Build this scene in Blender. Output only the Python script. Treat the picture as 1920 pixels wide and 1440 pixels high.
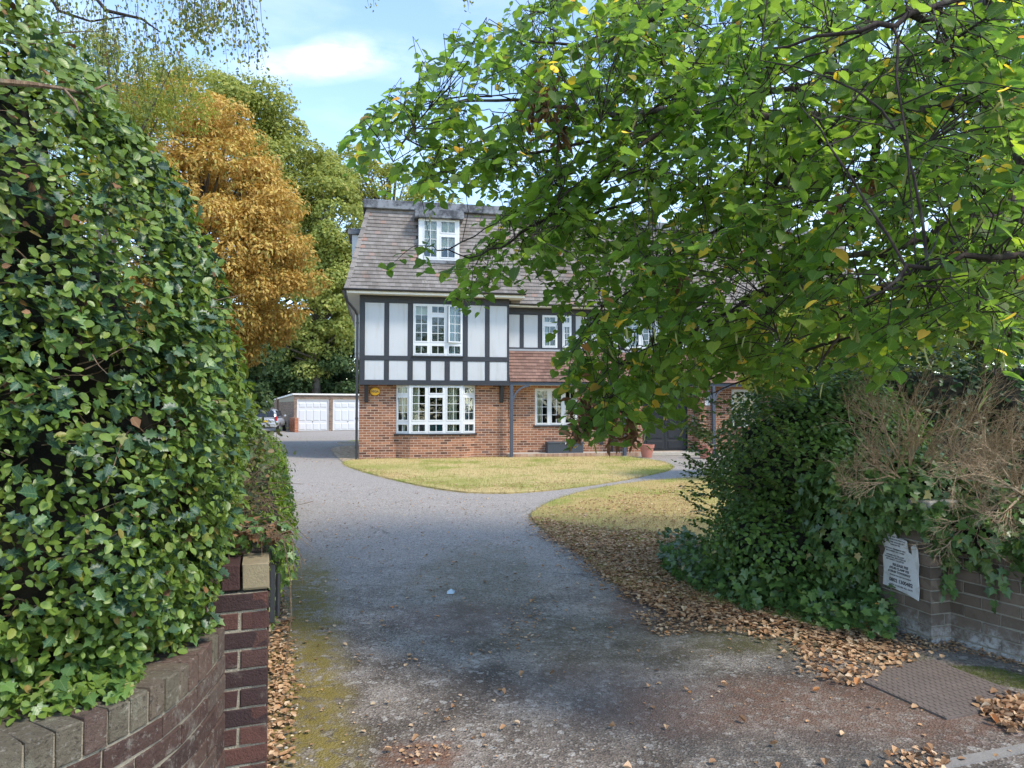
import bpy, math, random
import numpy as np
from mathutils import Matrix, Vector, Euler
random.seed(7)
rng = np.random.default_rng(11)
SC = bpy.context.scene
for o in list(bpy.data.objects):
    bpy.data.objects.remove(o)
COL = SC.collection

# ------------------------------------------------------------------ camera
F, HC, PITCH = 1297.0, 1.52, math.radians(2.03)
cam_d = bpy.data.cameras.new('camera')
cam_d.sensor_width = 36.0
cam_d.lens = F / 1920 * 36.0
cam_d.clip_start = 0.05
cam_d.clip_end = 3000
cam = bpy.data.objects.new('camera', cam_d)
COL.objects.link(cam)
cam.location = (0, 0, HC)
cam.rotation_euler = (math.radians(90) + PITCH, 0, 0)
SC.camera = cam

# ------------------------------------------------------------------ light
SUN_EL, SUN_AZ = math.radians(52), math.radians(122)   # azimuth clockwise from +Y: hazy sun high to the right, a little behind the camera
world = bpy.data.worlds.new('World')
SC.world = world
world.use_nodes = True
wn, wl = world.node_tree.nodes, world.node_tree.links
wn.clear()
w_out = wn.new('ShaderNodeOutputWorld')
w_bg = wn.new('ShaderNodeBackground')
w_bg.inputs['Strength'].default_value = 0.15
sky = wn.new('ShaderNodeTexSky')
sky.sky_type = 'NISHITA'
sky.sun_disc = False
sky.sun_elevation = SUN_EL
sky.sun_rotation = SUN_AZ
sky.air_density = 1.0
sky.dust_density = 0.15
sky.ozone_density = 1.35
tc = wn.new('ShaderNodeTexCoord')
mp = wn.new('ShaderNodeMapping')
mp.inputs['Scale'].default_value = (1.0, 1.0, 3.2)
mp.inputs['Location'].default_value = (0.35, 0.1, 0.55)
wl.new(tc.outputs['Generated'], mp.inputs['Vector'])
cn = wn.new('ShaderNodeTexNoise')
cn.inputs['Scale'].default_value = 2.6
cn.inputs['Detail'].default_value = 7
cn.inputs['Roughness'].default_value = 0.55
wl.new(mp.outputs['Vector'], cn.inputs['Vector'])
cr = wn.new('ShaderNodeValToRGB')
cr.color_ramp.elements[0].position = 0.44
cr.color_ramp.elements[1].position = 0.74
wl.new(cn.outputs['Fac'], cr.inputs['Fac'])
# one wisp of cloud low in the sky (a lens in direction space, broken up by noise)
def wmath(op, a, b=None):
    n = wn.new('ShaderNodeMath'); n.operation = op
    for i, v in enumerate((a, b)):
        if v is None: continue
        if isinstance(v, (int, float)): n.inputs[i].default_value = v
        else: wl.new(v, n.inputs[i])
    return n.outputs[0]
sx = wn.new('ShaderNodeSeparateXYZ'); wl.new(tc.outputs['Generated'], sx.inputs[0])
az = wmath('DIVIDE', sx.outputs['X'], sx.outputs['Y'])
el = wmath('DIVIDE', sx.outputs['Z'], sx.outputs['Y'])
def wisp(cx, cz, rx, rz, tilt):
    dx = wmath('SUBTRACT', az, cx); dz = wmath('SUBTRACT', wmath('SUBTRACT', el, cz), wmath('MULTIPLY', dx, tilt))
    a = wmath('DIVIDE', dx, rx); b = wmath('DIVIDE', dz, rz)
    d = wmath('ADD', wmath('MULTIPLY', a, a), wmath('MULTIPLY', b, b))
    return wmath('MAXIMUM', wmath('SUBTRACT', 1.0, d), 0.0)
cn2 = wn.new('ShaderNodeTexNoise'); cn2.inputs['Scale'].default_value = 7; cn2.inputs['Detail'].default_value = 8
cn2.inputs['Roughness'].default_value = 0.6
mp2 = wn.new('ShaderNodeMapping'); mp2.inputs['Scale'].default_value = (0.7, 0.7, 2.0)
wl.new(tc.outputs['Generated'], mp2.inputs['Vector']); wl.new(mp2.outputs['Vector'], cn2.inputs['Vector'])
ws = wmath('ADD', wmath('ADD', wisp(-0.31, 0.503, 0.16, 0.034, 0.06), wisp(-0.265, 0.520, 0.07, 0.036, 0.15)), wmath('MULTIPLY', wisp(-0.18, 0.52, 0.12, 0.045, -0.12), 0.5))
ws = wmath('MULTIPLY', ws, wmath('MAXIMUM', wmath('MULTIPLY', wmath('SUBTRACT', cn2.outputs['Fac'], 0.36), 5.0), 0.0))
front = wmath('GREATER_THAN', sx.outputs['Y'], 0.0)
ws = wmath('MULTIPLY', wmath('MULTIPLY', ws, front), 0.48)
cf = wmath('MINIMUM', wmath('ADD', wmath('MULTIPLY', cr.outputs['Color'], 0.36), ws), 0.92)
mixc = wn.new('ShaderNodeMix'); mixc.data_type = 'RGBA'
wl.new(cf, mixc.inputs['Factor'])
wl.new(sky.outputs['Color'], mixc.inputs[6])
mixc.inputs[7].default_value = (3.9, 4.05, 4.3, 1)
wl.new(mixc.outputs[2], w_bg.inputs['Color'])
wl.new(w_bg.outputs[0], w_out.inputs['Surface'])

sun_d = bpy.data.lights.new('sun', 'SUN')
sun_d.energy = 1.5
sun_d.angle = math.radians(10)
sun_d.color = (1.0, 0.91, 0.78)
sun = bpy.data.objects.new('sun', sun_d)
COL.objects.link(sun)
sdir = Vector((math.sin(SUN_AZ) * math.cos(SUN_EL), math.cos(SUN_AZ) * math.cos(SUN_EL), math.sin(SUN_EL)))
sun.rotation_euler = sdir.to_track_quat('Z', 'Y').to_euler()
sun.location = (20, 5, 30)

vs = SC.view_settings
vs.view_transform = 'Standard'
vs.look = 'None'
vs.exposure = 1.56
vs.gamma = 1
vs.use_curve_mapping = False
SC.cycles.max_bounces = 8
SC.cycles.transparent_max_bounces = 12
SC.cycles.use_denoising = True

# ------------------------------------------------------------------ pixel helpers (the photograph's 1920 x 1440 pixels)
CP, SP = math.cos(PITCH), math.sin(PITCH)
def W(px, py, Y):
    dx, dz = (px - 960) / F, (720 - py) / F
    t = Y / (CP - dz * SP)
    return Vector((dx * t, Y, HC + (SP + dz * CP) * t))
def G(px, py, z=0.0):
    dx, dz = (px - 960) / F, (720 - py) / F
    t = (z - HC) / (SP + dz * CP)
    return Vector((dx * t, (CP - dz * SP) * t, z))

# ------------------------------------------------------------------ materials
MATS = {}
def rgb(c): return (c[0], c[1], c[2], 1.0)
class NT:
    def __init__(s, name):
        s.m = bpy.data.materials.new(name); s.m.use_nodes = True
        s.t = s.m.node_tree; s.n = s.t.nodes; s.l = s.t.links
        s.n.clear(); s.out = s.n.new('ShaderNodeOutputMaterial')
    def node(s, typ, **kw):
        n = s.n.new(typ)
        for k, v in kw.items(): setattr(n, k, v)
        return n
    def put(s, inp, v):
        if isinstance(v, bpy.types.NodeSocket): s.l.new(v, inp)
        elif v is not None: inp.default_value = v
    def math(s, op, a, b=None, clamp=False):
        n = s.node('ShaderNodeMath', operation=op); n.use_clamp = clamp
        s.put(n.inputs[0], a); s.put(n.inputs[1], b); return n.outputs[0]
    def noise(s, scale, detail=4, rough=0.55, vec=None):
        n = s.node('ShaderNodeTexNoise'); n.inputs['Scale'].default_value = scale
        n.inputs['Detail'].default_value = detail; n.inputs['Roughness'].default_value = rough
        s.put(n.inputs['Vector'], vec if vec is not None else s.co()); return n.outputs['Fac']
    def co(s):
        if not hasattr(s, '_co'): s._co = s.node('ShaderNodeNewGeometry').outputs['Position']
        return s._co
    def ramp(s, fac, stops, interp='LINEAR'):
        n = s.node('ShaderNodeValToRGB'); n.color_ramp.interpolation = interp
        e = n.color_ramp.elements
        while len(e) < len(stops): e.new(0.5)
        for i, (p, c) in enumerate(stops):
            e[i].position = p; e[i].color = rgb(c) if len(c) == 3 else c
        s.put(n.inputs['Fac'], fac); return n.outputs['Color']
    def step(s, fac, a, b):
        n = s.node('ShaderNodeMapRange'); n.interpolation_type = 'SMOOTHSTEP'
        n.inputs['From Min'].default_value = a; n.inputs['From Max'].default_value = b
        s.put(n.inputs['Value'], fac); return n.outputs['Result']
    def mix(s, f, a, b, blend='MIX'):
        n = s.node('ShaderNodeMix', data_type='RGBA', blend_type=blend)
        s.put(n.inputs['Factor'], f)
        s.put(n.inputs[6], rgb(a) if isinstance(a, tuple) else a); s.put(n.inputs[7], rgb(b) if isinstance(b, tuple) else b)
        return n.outputs[2]
    def bump(s, h, strength=0.4, dist=0.01):
        n = s.node('ShaderNodeBump'); n.inputs['Strength'].default_value = strength
        n.inputs['Distance'].default_value = dist; s.put(n.inputs['Height'], h); return n.outputs['Normal']
    def bsdf(s, col, rough=0.7, normal=None, metal=0.0, spec=0.5, **kw):
        n = s.node('ShaderNodeBsdfPrincipled')
        s.put(n.inputs['Base Color'], rgb(col) if isinstance(col, tuple) else col)
        s.put(n.inputs['Roughness'], rough); s.put(n.inputs['Metallic'], metal)
        s.put(n.inputs['Specular IOR Level'], spec)
        if normal is not None: s.put(n.inputs['Normal'], normal)
        return n.outputs[0]
    def surf(s, sh): s.l.new(sh, s.out.inputs['Surface']); return s.m
    def tint(s):
        a = s.node('ShaderNodeAttribute', attribute_name='tint').outputs['Fac']
        r = s.node('ShaderNodeObjectInfo').outputs['Random']
        return s.math('FRACT', s.math('ADD', a, r))

def mat_simple(name, col, rough=0.6, var=0.15, scale=8.0, bump=0.15, metal=0.0, spec=0.5):
    t = NT(name); f = t.noise(scale, 6)
    c = t.mix(t.math('MULTIPLY', f, 1.0), tuple(v * (1 - var) for v in col), tuple(min(1, v * (1 + var)) for v in col))
    return t.surf(t.bsdf(c, rough, t.bump(t.noise(scale * 6, 4), bump, 0.01), metal, spec))

def mat_leaf(name, stops, rough=0.45, trans=0.35, tcol=1.6, spec=0.45, veins=True, patch=0.25):
    """stops: colour ramp over the leaf's own tint."""
    t = NT(name)
    col = t.ramp(t.tint(), stops)
    pn = t.noise(1.7, 3)
    col = t.mix(t.math('MULTIPLY', t.step(pn, 0.4, 0.65), patch), col, tuple(v * 0.75 for v in stops[len(stops) // 2][1]))
    nrm = None
    if veins:
        uv = t.node('ShaderNodeUVMap').outputs[0]
        sp = t.node('ShaderNodeSeparateXYZ'); t.l.new(uv, sp.inputs[0])
        ax = t.math('ABSOLUTE', sp.outputs['X'])
        mid = t.math('SUBTRACT', 1.0, t.step(ax, 0.0, 0.03))
        side = t.math('SUBTRACT', sp.outputs['Y'], t.math('MULTIPLY', ax, 0.8))
        fr = t.math('ABSOLUTE', t.math('SUBTRACT', t.math('FRACT', t.math('MULTIPLY', side, 6.0)), 0.5))
        vn = t.math('MAXIMUM', mid, t.math('MULTIPLY', t.math('SUBTRACT', 1.0, t.step(fr, 0.0, 0.12)), 0.6))
        col = t.mix(t.math('MULTIPLY', vn, 0.30), col, (0.30, 0.38, 0.14))
        nrm = t.bump(vn, 0.25, 0.002)
    p = t.bsdf(col, rough, nrm, 0.0, spec)
    tr = t.node('ShaderNodeBsdfTranslucent')
    tc_ = t.mix(1.0, col, (min(1, tcol), min(1, tcol * 1.05), 0.35), 'MULTIPLY')
    t.l.new(t.mix(0.5, tc_, col), tr.inputs['Color'])
    g = t.node('ShaderNodeHueSaturation'); g.inputs['Value'].default_value = tcol; g.inputs['Saturation'].default_value = 1.1
    g.inputs['Hue'].default_value = 0.485
    t.l.new(col, g.inputs['Color']); t.l.new(g.outputs[0], tr.inputs['Color'])
    mx = t.node('ShaderNodeMixShader'); mx.inputs[0].default_value = trans
    t.l.new(p, mx.inputs[1]); t.l.new(tr.outputs[0], mx.inputs[2])
    return t.surf(mx.outputs[0])

def mat_brick(name, stops, stain=(0.5, 0.45, 0.38), stain_amt=0.25, rough=0.85, bump=0.6):
    t = NT(name)
    c = t.ramp(t.tint(), stops)
    f = t.noise(28, 6, 0.65)
    c = t.mix(t.math('MULTIPLY', t.step(f, 0.45, 0.8), 0.55), c, tuple(v * 0.55 for v in stops[0][1]))
    s = t.math('MULTIPLY', t.step(t.noise(9, 7, 0.7), 0.55, 0.72), stain_amt)
    c = t.mix(s, c, stain)
    if stain_amt > .5:      # old, weathered bricks: lime bloom, pits and soot
        c = t.mix(t.math('MULTIPLY', t.step(t.noise(46, 7, .75), .54, .66), .6), c, (.40, .37, .31))
        c = t.mix(t.math('MULTIPLY', t.step(t.noise(70, 6, .75), .53, .64), .65), c, (.035, .028, .022))
        n = t.bump(t.math('ADD', t.noise(90, 6, .75), t.math('MULTIPLY', t.noise(22, 4), .9)), bump, 0.014)
    else: n = t.bump(t.noise(110, 5, 0.7), bump, 0.008)
    return t.surf(t.bsdf(c, rough, n, 0, 0.3))

# ------------------------------------------------------------------ objects
def link(o, parent=None):
    COL.objects.link(o)
    if parent is not None: o.parent = parent
    return o
def tag(o, label=None, cat=None, group=None, kind=None):
    if label: o['label'] = label
    if cat: o['category'] = cat
    if group: o['group'] = group
    if kind: o['kind'] = kind
    return o
def empty(name, loc=(0, 0, 0), rz=0, parent=None):
    o = bpy.data.objects.new(name, None)
    o.empty_display_size = 0.1
    o.location = loc; o.rotation_euler = (0, 0, rz)
    return link(o, parent)
class MB:
    def __init__(s): s.v = []; s.f = []; s.ti = []
    def add(s, vs, fs, tint=0.0):
        b = len(s.v); s.v += [tuple(v) for v in vs]; s.f += [tuple(i + b for i in f) for f in fs]; s.ti += [tint] * len(fs); return s
    def box(s, a, b, M=None, tint=0.0):
        x0, y0, z0 = a; x1, y1, z1 = b
        vs = [(x0, y0, z0), (x1, y0, z0), (x1, y1, z0), (x0, y1, z0), (x0, y0, z1), (x1, y0, z1), (x1, y1, z1), (x0, y1, z1)]
        if M is not None: vs = [M @ Vector(v) for v in vs]
        return s.add(vs, [(0, 3, 2, 1), (4, 5, 6, 7), (0, 1, 5, 4), (1, 2, 6, 5), (2, 3, 7, 6), (3, 0, 4, 7)], tint)
    def cbox(s, c, d, M=None, tint=0.0):
        return s.box([c[i] - d[i] / 2 for i in range(3)], [c[i] + d[i] / 2 for i in range(3)], M, tint)
    def prism(s, poly, z0, z1, tint=0.0):
        n = len(poly)
        vs = [(p[0], p[1], z0) for p in poly] + [(p[0], p[1], z1) for p in poly]
        fs = [tuple(range(n))[::-1], tuple(range(n, 2 * n))] + [(i, (i + 1) % n, n + (i + 1) % n, n + i) for i in range(n)]
        return s.add(vs, fs, tint)
    def tube(s, pts, rad, seg=6, cap=True, tint=0.0):
        pts = [Vector(p) for p in pts]; n = len(pts)
        if isinstance(rad, (int, float)): rad = [rad] * n
        ref = None; vs = []
        for i, p in enumerate(pts):
            d = (pts[min(i + 1, n - 1)] - pts[max(i - 1, 0)])
            d = d.normalized() if d.length > 1e-9 else Vector((0, 0, 1))
            if ref is None: ref = d.orthogonal().normalized()
            ref = (ref - d * ref.dot(d)); ref = ref.normalized() if ref.length > 1e-6 else d.orthogonal().normalized()
            b = d.cross(ref)
            for k in range(seg):
                a = 2 * math.pi * k / seg
                vs.append(p + (ref * math.cos(a) + b * math.sin(a)) * rad[i])
        fs = [(i * seg + k, i * seg + (k + 1) % seg, (i + 1) * seg + (k + 1) % seg, (i + 1) * seg + k) for i in range(n - 1) for k in range(seg)]
        if cap: fs += [tuple(range(seg))[::-1], tuple((n - 1) * seg + k for k in range(seg))]
        return s.add(vs, fs, tint)
    def lathe(s, prof, c=(0, 0, 0), seg=20):
        vs = [(c[0] + r * math.cos(2 * math.pi * k / seg), c[1] + r * math.sin(2 * math.pi * k / seg), c[2] + z) for r, z in prof for k in range(seg)]
        fs = [(i * seg + k, i * seg + (k + 1) % seg, (i + 1) * seg + (k + 1) % seg, (i + 1) * seg + k) for i in range(len(prof) - 1) for k in range(seg)]
        return s.add(vs, fs)
    def mesh(s, name, mat=None, smooth=False, bevel=0):
        me = bpy.data.meshes.new(name); me.from_pydata(s.v, [], s.f)
        if mat: me.materials.append(mat)
        if any(s.ti):
            at = me.attributes.new('tint', 'FLOAT', 'FACE'); at.data.foreach_set('value', s.ti)
        if smooth: me.polygons.foreach_set('use_smooth', [True] * len(me.polygons))
        me.update(); return me
    def build(s, name, mat, parent=None, smooth=False, bevel=0, seg=1):
        o = bpy.data.objects.new(name, s.mesh(name, mat, smooth)); link(o, parent)
        if bevel:
            m = o.modifiers.new('bevel', 'BEVEL'); m.width = bevel; m.segments = seg; m.limit_method = 'ANGLE'
        return o
def inst(name, me, parent=None, loc=(0, 0, 0), rot=(0, 0, 0), scale=(1, 1, 1), M=None):
    o = bpy.data.objects.new(name, me); link(o, parent)
    if M is not None: o.matrix_local = M
    else: o.location = loc; o.rotation_euler = rot; o.scale = scale
    return o

# ------------------------------------------------------------------ leaves
def T(mid, side, lift=0.12, sag=0.12):
    """leaf template from midrib y's and right-side outline points (x, y); folded along the midrib, tip bending down."""
    out = [(0, mid[0])] + side + [(0, mid[1])]
    vs = []
    zf = lambda x, y: abs(x) * lift * 2 - sag * (max(0, y) ** 2)
    n = len(out)
    ctr = [(0, mid[0] + (mid[1] - mid[0]) * 0.45)]
    R = [(x, y, zf(x, y)) for x, y in out]
    L = [(-x, y, zf(x, y)) for x, y in out[1:-1]]
    C = [(0, ctr[0][1], zf(0, ctr[0][1]))]
    vs = R + L + C; c = len(vs) - 1
    fs = [(c, i, i + 1) for i in range(n - 1)]
    Li = [0] + [n + i for i in range(len(L))] + [n - 1]
    fs += [(c, Li[i + 1], Li[i]) for i in range(len(Li) - 1)]
    return np.array(vs, float), np.array(fs, int)
LEAF_OVAL = T((0, 1.0), [(.24, .18), (.33, .5), (.2, .84)])
LEAF_LIME = T((0.0, 1.06), [(.22, -.1), (.44, .08), (.5, .38), (.36, .7), (.13, .93)], 0.10, 0.16)
LEAF_LIMEBIG = T((0.0, 1.08), [(.14, -.1), (.30, -.08), (.43, .06), (.47, .18), (.505, .3), (.47, .42), (.44, .56), (.34, .68), (.27, .80), (.14, .90), (.07, .99)], 0.10, 0.18)
LEAF_IVY = T((0.0, 1.0), [(.16, -.14), (.40, -.06), (.30, .16), (.56, .38), (.24, .50), (.15, .72)], 0.06, 0.10)
LEAF_HOLLY = T((0.0, 1.0), [(.10, .08), (.30, .12), (.20, .28), (.38, .40), (.24, .56), (.32, .72), (.10, .82)], 0.25, 0.05)
LEAF_LANCE = T((0, 1.0), [(.14, .3), (.13, .65)], 0.1, 0.15)
LEAF_DRY = T((0, 1.0), [(.26, .12), (.38, .5), (.14, .82)], 0.26, -0.14)
LEAF_BRACT = T((0, 1.0), [(.07, .3), (.07, .75)], 0.1, 0.3)
def _diamond(w):
    v = np.array([(0, 0, 0), (w, .5, .05), (0, 1, -.08), (-w, .5, .05)], float)
    return v, np.array([(0, 1, 2), (0, 2, 3)], int)
LEAF_FAR = _diamond(0.36)
LEAF_FARLONG = _diamond(0.24)
LEAF_BLADE = (np.array([(-.04, 0, 0), (.04, 0, 0), (0, 1, .12)], float), np.array([(0, 1, 2)], int))
def norm(a): return a / np.maximum(np.linalg.norm(a, axis=1, keepdims=True), 1e-9)
def frames(nrm, tip):
    z = norm(nrm); x = norm(np.cross(tip, z)); y = np.cross(z, x)
    return np.stack([x, y, z], axis=2)
def leaf_cloud(name, tpl, pos, nrm, tip, size, tint, mat, parent=None, stuff=True, uv=True):
    tv, tf = tpl; N, nv, nf = len(pos), len(tv), len(tf)
    M = frames(nrm, tip)
    V = (np.einsum('nij,vj->nvi', M, tv) * np.asarray(size)[:, None, None] + pos[:, None, :]).reshape(-1, 3)
    Fc = (tf[None] + (np.arange(N) * nv)[:, None, None]).reshape(-1)
    me = bpy.data.meshes.new(name)
    me.vertices.add(N * nv); me.vertices.foreach_set('co', V.astype(np.float32).ravel())
    me.loops.add(len(Fc)); me.loops.foreach_set('vertex_index', Fc.astype(np.int32))
    me.polygons.add(N * nf); me.polygons.foreach_set('loop_start', (np.arange(N * nf) * 3).astype(np.int32))
    at = me.attributes.new('tint', 'FLOAT', 'FACE'); at.data.foreach_set('value', np.repeat(tint, nf).astype(np.float32))
    if uv:
        u = me.uv_layers.new(name='UVMap'); uvv = tv[:, :2][tf.reshape(-1)]
        u.data.foreach_set('uv', np.tile(uvv, (N, 1)).astype(np.float32).ravel())
    me.update(calc_edges=True); me.materials.append(mat)
    o = bpy.data.objects.new(name, me); link(o, parent)
    if stuff: o['kind'] = 'stuff'
    return o
def leaf_split(name, tpl, pos, nrm, tip, size, tint, mat, parent, limit=300, cloud='foliage', tplone=None, one='leaf', big=None):
    """the leaves that show largest become parts of their own, the rest one stuff part."""
    P = pos - np.array([0, 0, HC]); dep = np.maximum(P[:, 1], 0.3)
    px = P[:, 0] / dep * F + 960; py = 766 - P[:, 2] / dep * F
    vis = (px > 5) & (px < 1915) & (py > 5) & (py < 1435) & (pos[:, 1] > 0.4)
    M = frames(nrm, tip)
    face = np.abs(np.einsum('ni,ni->n', M[:, :, 2], norm(P)))
    sc = np.where(vis, size / dep * (0.3 + face), 0)
    if big is not None: sc = sc * big
    idx = np.argsort(-sc)[:limit]
    rest = np.ones(len(pos), bool); rest[idx] = False
    leaf_cloud(cloud, tpl, pos[rest], nrm[rest], tip[rest], size[rest], tint[rest], mat, parent)
    tv, tf = tplone or tpl; mes = []
    me = bpy.data.meshes.new(one)
    me.from_pydata([tuple(v) for v in tv], [], [tuple(map(int, f)) for f in tf])
    u = me.uv_layers.new(name='UVMap'); uvv = tv[:, :2][tf.reshape(-1)]
    u.data.foreach_set('uv', uvv.astype(np.float32).ravel())
    me.materials.append(mat)
    for i in idx:
        A = Matrix(((M[i] * size[i]).tolist())).to_4x4(); A.translation = Vector(pos[i])
        inst(one, me, parent, M=A)
def wob(P, seed, freq, n=6):
    """cheap smooth noise, about -1..1"""
    r = np.random.default_rng(seed); out = np.zeros(len(P))
    for k in range(n):
        d = r.normal(size=3); d /= np.linalg.norm(d); f = freq * (0.6 + 1.3 * r.random())
        out += np.sin(P @ d * f * 6.283 + r.random() * 6.283)
    return out / math.sqrt(n) * 0.8
def in_poly(x, y, poly):
    x = np.asarray(x, float); y = np.asarray(y, float); ins = np.zeros(x.shape, bool); n = len(poly)
    for i in range(n):
        x0, y0 = poly[i][:2]; x1, y1 = poly[(i + 1) % n][:2]
        c = ((y0 > y) != (y1 > y)) & (x < (x1 - x0) * (y - y0) / ((y1 - y0) if y1 != y0 else 1e-9) + x0)
        ins ^= c
    return ins
# ------------------------------------------------------------------ materials used by buildings
M_BRICK = mat_brick('brick_house', [(0, (.10, .045, .030)), (.25, (.23, .098, .055)), (.65, (.31, .138, .078)), (.88, (.40, .185, .10)), (1, (.15, .085, .07))], (.46, .33, .24), .25)
M_MORTAR = mat_simple('mortar_pale', (.50, .39, .30), .95, .15, 20, .3)
M_TIMBER = mat_simple('black_timber', (.022, .024, .030), .6, .5, 14, .3)
M_TIMBERG = mat_simple('grey_timber', (.055, .066, .09), .55, .25, 10, .2)
def mk_render():
    t = NT('white_render')
    f = t.noise(1.3, 5); g = t.noise(60, 3)
    c = t.mix(f, (.43, .44, .455), (.50, .515, .53))
    st = t.node('ShaderNodeMapping'); st.inputs['Scale'].default_value = (1, 1, .12); t.l.new(t.co(), st.inputs['Vector'])
    c = t.mix(t.math('MULTIPLY', t.step(t.noise(7, 5, .65, st.outputs[0]), .48, .72), .5), c, (.37, .365, .33))
    return t.surf(t.bsdf(c, .8, t.bump(g, .2, .004)))
M_RENDER = mk_render()
M_UPVC = mat_simple('white_upvc', (.60, .61, .615), .35, .03, 3, 0.0)
M_SOFFIT = mat_simple('cream_soffit', (.72, .70, .64), .6, .08, 4, .05)
M_BLACK = mat_simple('black_plastic', (.025, .025, .028), .4, .2, 10, .05)
def mk_roof(name, stops, moss=.35):
    t = NT(name)
    c = t.ramp(t.tint(), stops)
    c = t.mix(t.math('MULTIPLY', t.step(t.noise(1.8, 6, .65), .45, .7), .5), c, (.10, .075, .06))
    c = t.mix(t.math('MULTIPLY', t.step(t.noise(40, 4, .7), .6, .75), moss), c, (.36, .33, .28))
    return t.surf(t.bsdf(c, .9, t.bump(t.noise(70, 5, .7), .5, .006), 0, .2))
M_TILE = mk_roof('roof_tile_grey', [(0, (.185, .165, .15)), (.5, (.225, .20, .185)), (.93, (.265, .24, .222)), (1, (.29, .18, .145))])
M_TILERED = mk_roof('tile_hung_red', [(0, (.15, .085, .066)), (.5, (.205, .12, .092)), (1, (.26, .155, .12))], .2)
M_UNDER = mat_simple('roof_underlay', (.07, .06, .055), .9, .2, 6, .2)
def mk_lead():
    t = NT('lead_fascia')
    c = t.mix(t.step(t.noise(3.0, 7, .7), .38, .62), (.035, .037, .045), (.20, .21, .23))
    return t.surf(t.bsdf(c, .6, t.bump(t.noise(12, 5), .3, .01), 0, .4))
M_LEAD = mk_lead()
def mk_glass():
    t = NT('window_glass')
    g = t.node('ShaderNodeBsdfGlossy'); g.inputs['Roughness'].default_value = 0.02; g.inputs['Color'].default_value = (.9, .95, 1, 1)
    t.l.new(t.bump(t.noise(2.2, 2), .25, .03), g.inputs['Normal'])
    tr = t.node('ShaderNodeBsdfTransparent'); tr.inputs['Color'].default_value = (.85, .9, .9, 1)
    lw = t.node('ShaderNodeFresnel'); lw.inputs['IOR'].default_value = 1.5
    mx = t.node('ShaderNodeMixShader'); t.l.new(lw.outputs[0], mx.inputs[0]); t.l.new(tr.outputs[0], mx.inputs[1]); t.l.new(g.outputs[0], mx.inputs[2])
    return t.surf(mx.outputs[0])
M_GLASS = mk_glass()
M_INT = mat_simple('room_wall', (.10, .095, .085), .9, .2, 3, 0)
M_CURT = mat_simple('cream_curtain', (.78, .70, .52), .9, .08, 6, .1)
M_CURTG = mat_simple('grey_curtain', (.45, .50, .50), .9, .08, 6, .1)
M_DOOR = mat_simple('black_door_paint', (.010, .012, .016), .55, .2, 5, .05)
M_TERRA = mat_simple('terracotta', (.42, .165, .115), .8, .15, 9, .2)
M_SOIL = mat_simple('soil', (.05, .035, .025), .95, .4, 40, .6)
M_GREYBOX = mat_simple('grey_resin', (.055, .065, .08), .5, .15, 5, .1)
M_STONE = mat_simple('pale_stone', (.42, .38, .32), .9, .25, 15, .4)

# ------------------------------------------------------------------ the house frame
HO = Vector((-4.49, 20.3)); HA = math.atan2(.184, .983)
cA, sA = math.cos(HA), math.sin(HA)
def HU(px, py, v):
    dz = (720 - py) / F; k = (px - 960) / F / (CP - dz * SP)
    return (k * (HO.y + cA * v) - HO.x + sA * v) / (cA - sA * k)
def HZ(px, py, v):
    u = HU(px, py, v); return W(px, py, HO.y + sA * u + cA * v).z
house = empty('house', (HO.x, HO.y, 0), HA)
tag(house, 'two storey half timbered brick house with white panels and a steep brown tiled roof', 'house')

BRICKME = MB().box((0, 0, 0), (1, 1, 1)).mesh('brick', M_BRICK)
def free_spans(x0, x1, z0, z1, holes):
    cuts = sorted([(h[0], h[1]) for h in holes if h[2] < z1 - .01 and h[3] > z0 + .01])
    out = []; a = x0
    for c0, c1 in cuts:
        if c0 > a: out.append((a, min(c0, x1)))
        a = max(a, c1)
    if a < x1: out.append((a, x1))
    return [s for s in out if s[1] - s[0] > .02]
def core_boxes(mb, L, z0, z1, holes, depth, x0=0):
    xs = sorted(set([x0, L] + [h[i] for h in holes for i in (0, 1)])); zs = sorted(set([z0, z1] + [h[i] for h in holes for i in (2, 3)]))
    xs = [x for x in xs if x0 <= x <= L]; zs = [z for z in zs if z0 <= z <= z1]
    for i in range(len(xs) - 1):
        for j in range(len(zs) - 1):
            cx, cz = (xs[i] + xs[i + 1]) / 2, (zs[j] + zs[j + 1]) / 2
            if any(h[0] < cx < h[1] and h[2] < cz < h[3] for h in holes): continue
            mb.box((xs[i], 0, zs[j]), (xs[i + 1], depth, zs[j + 1]))
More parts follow.
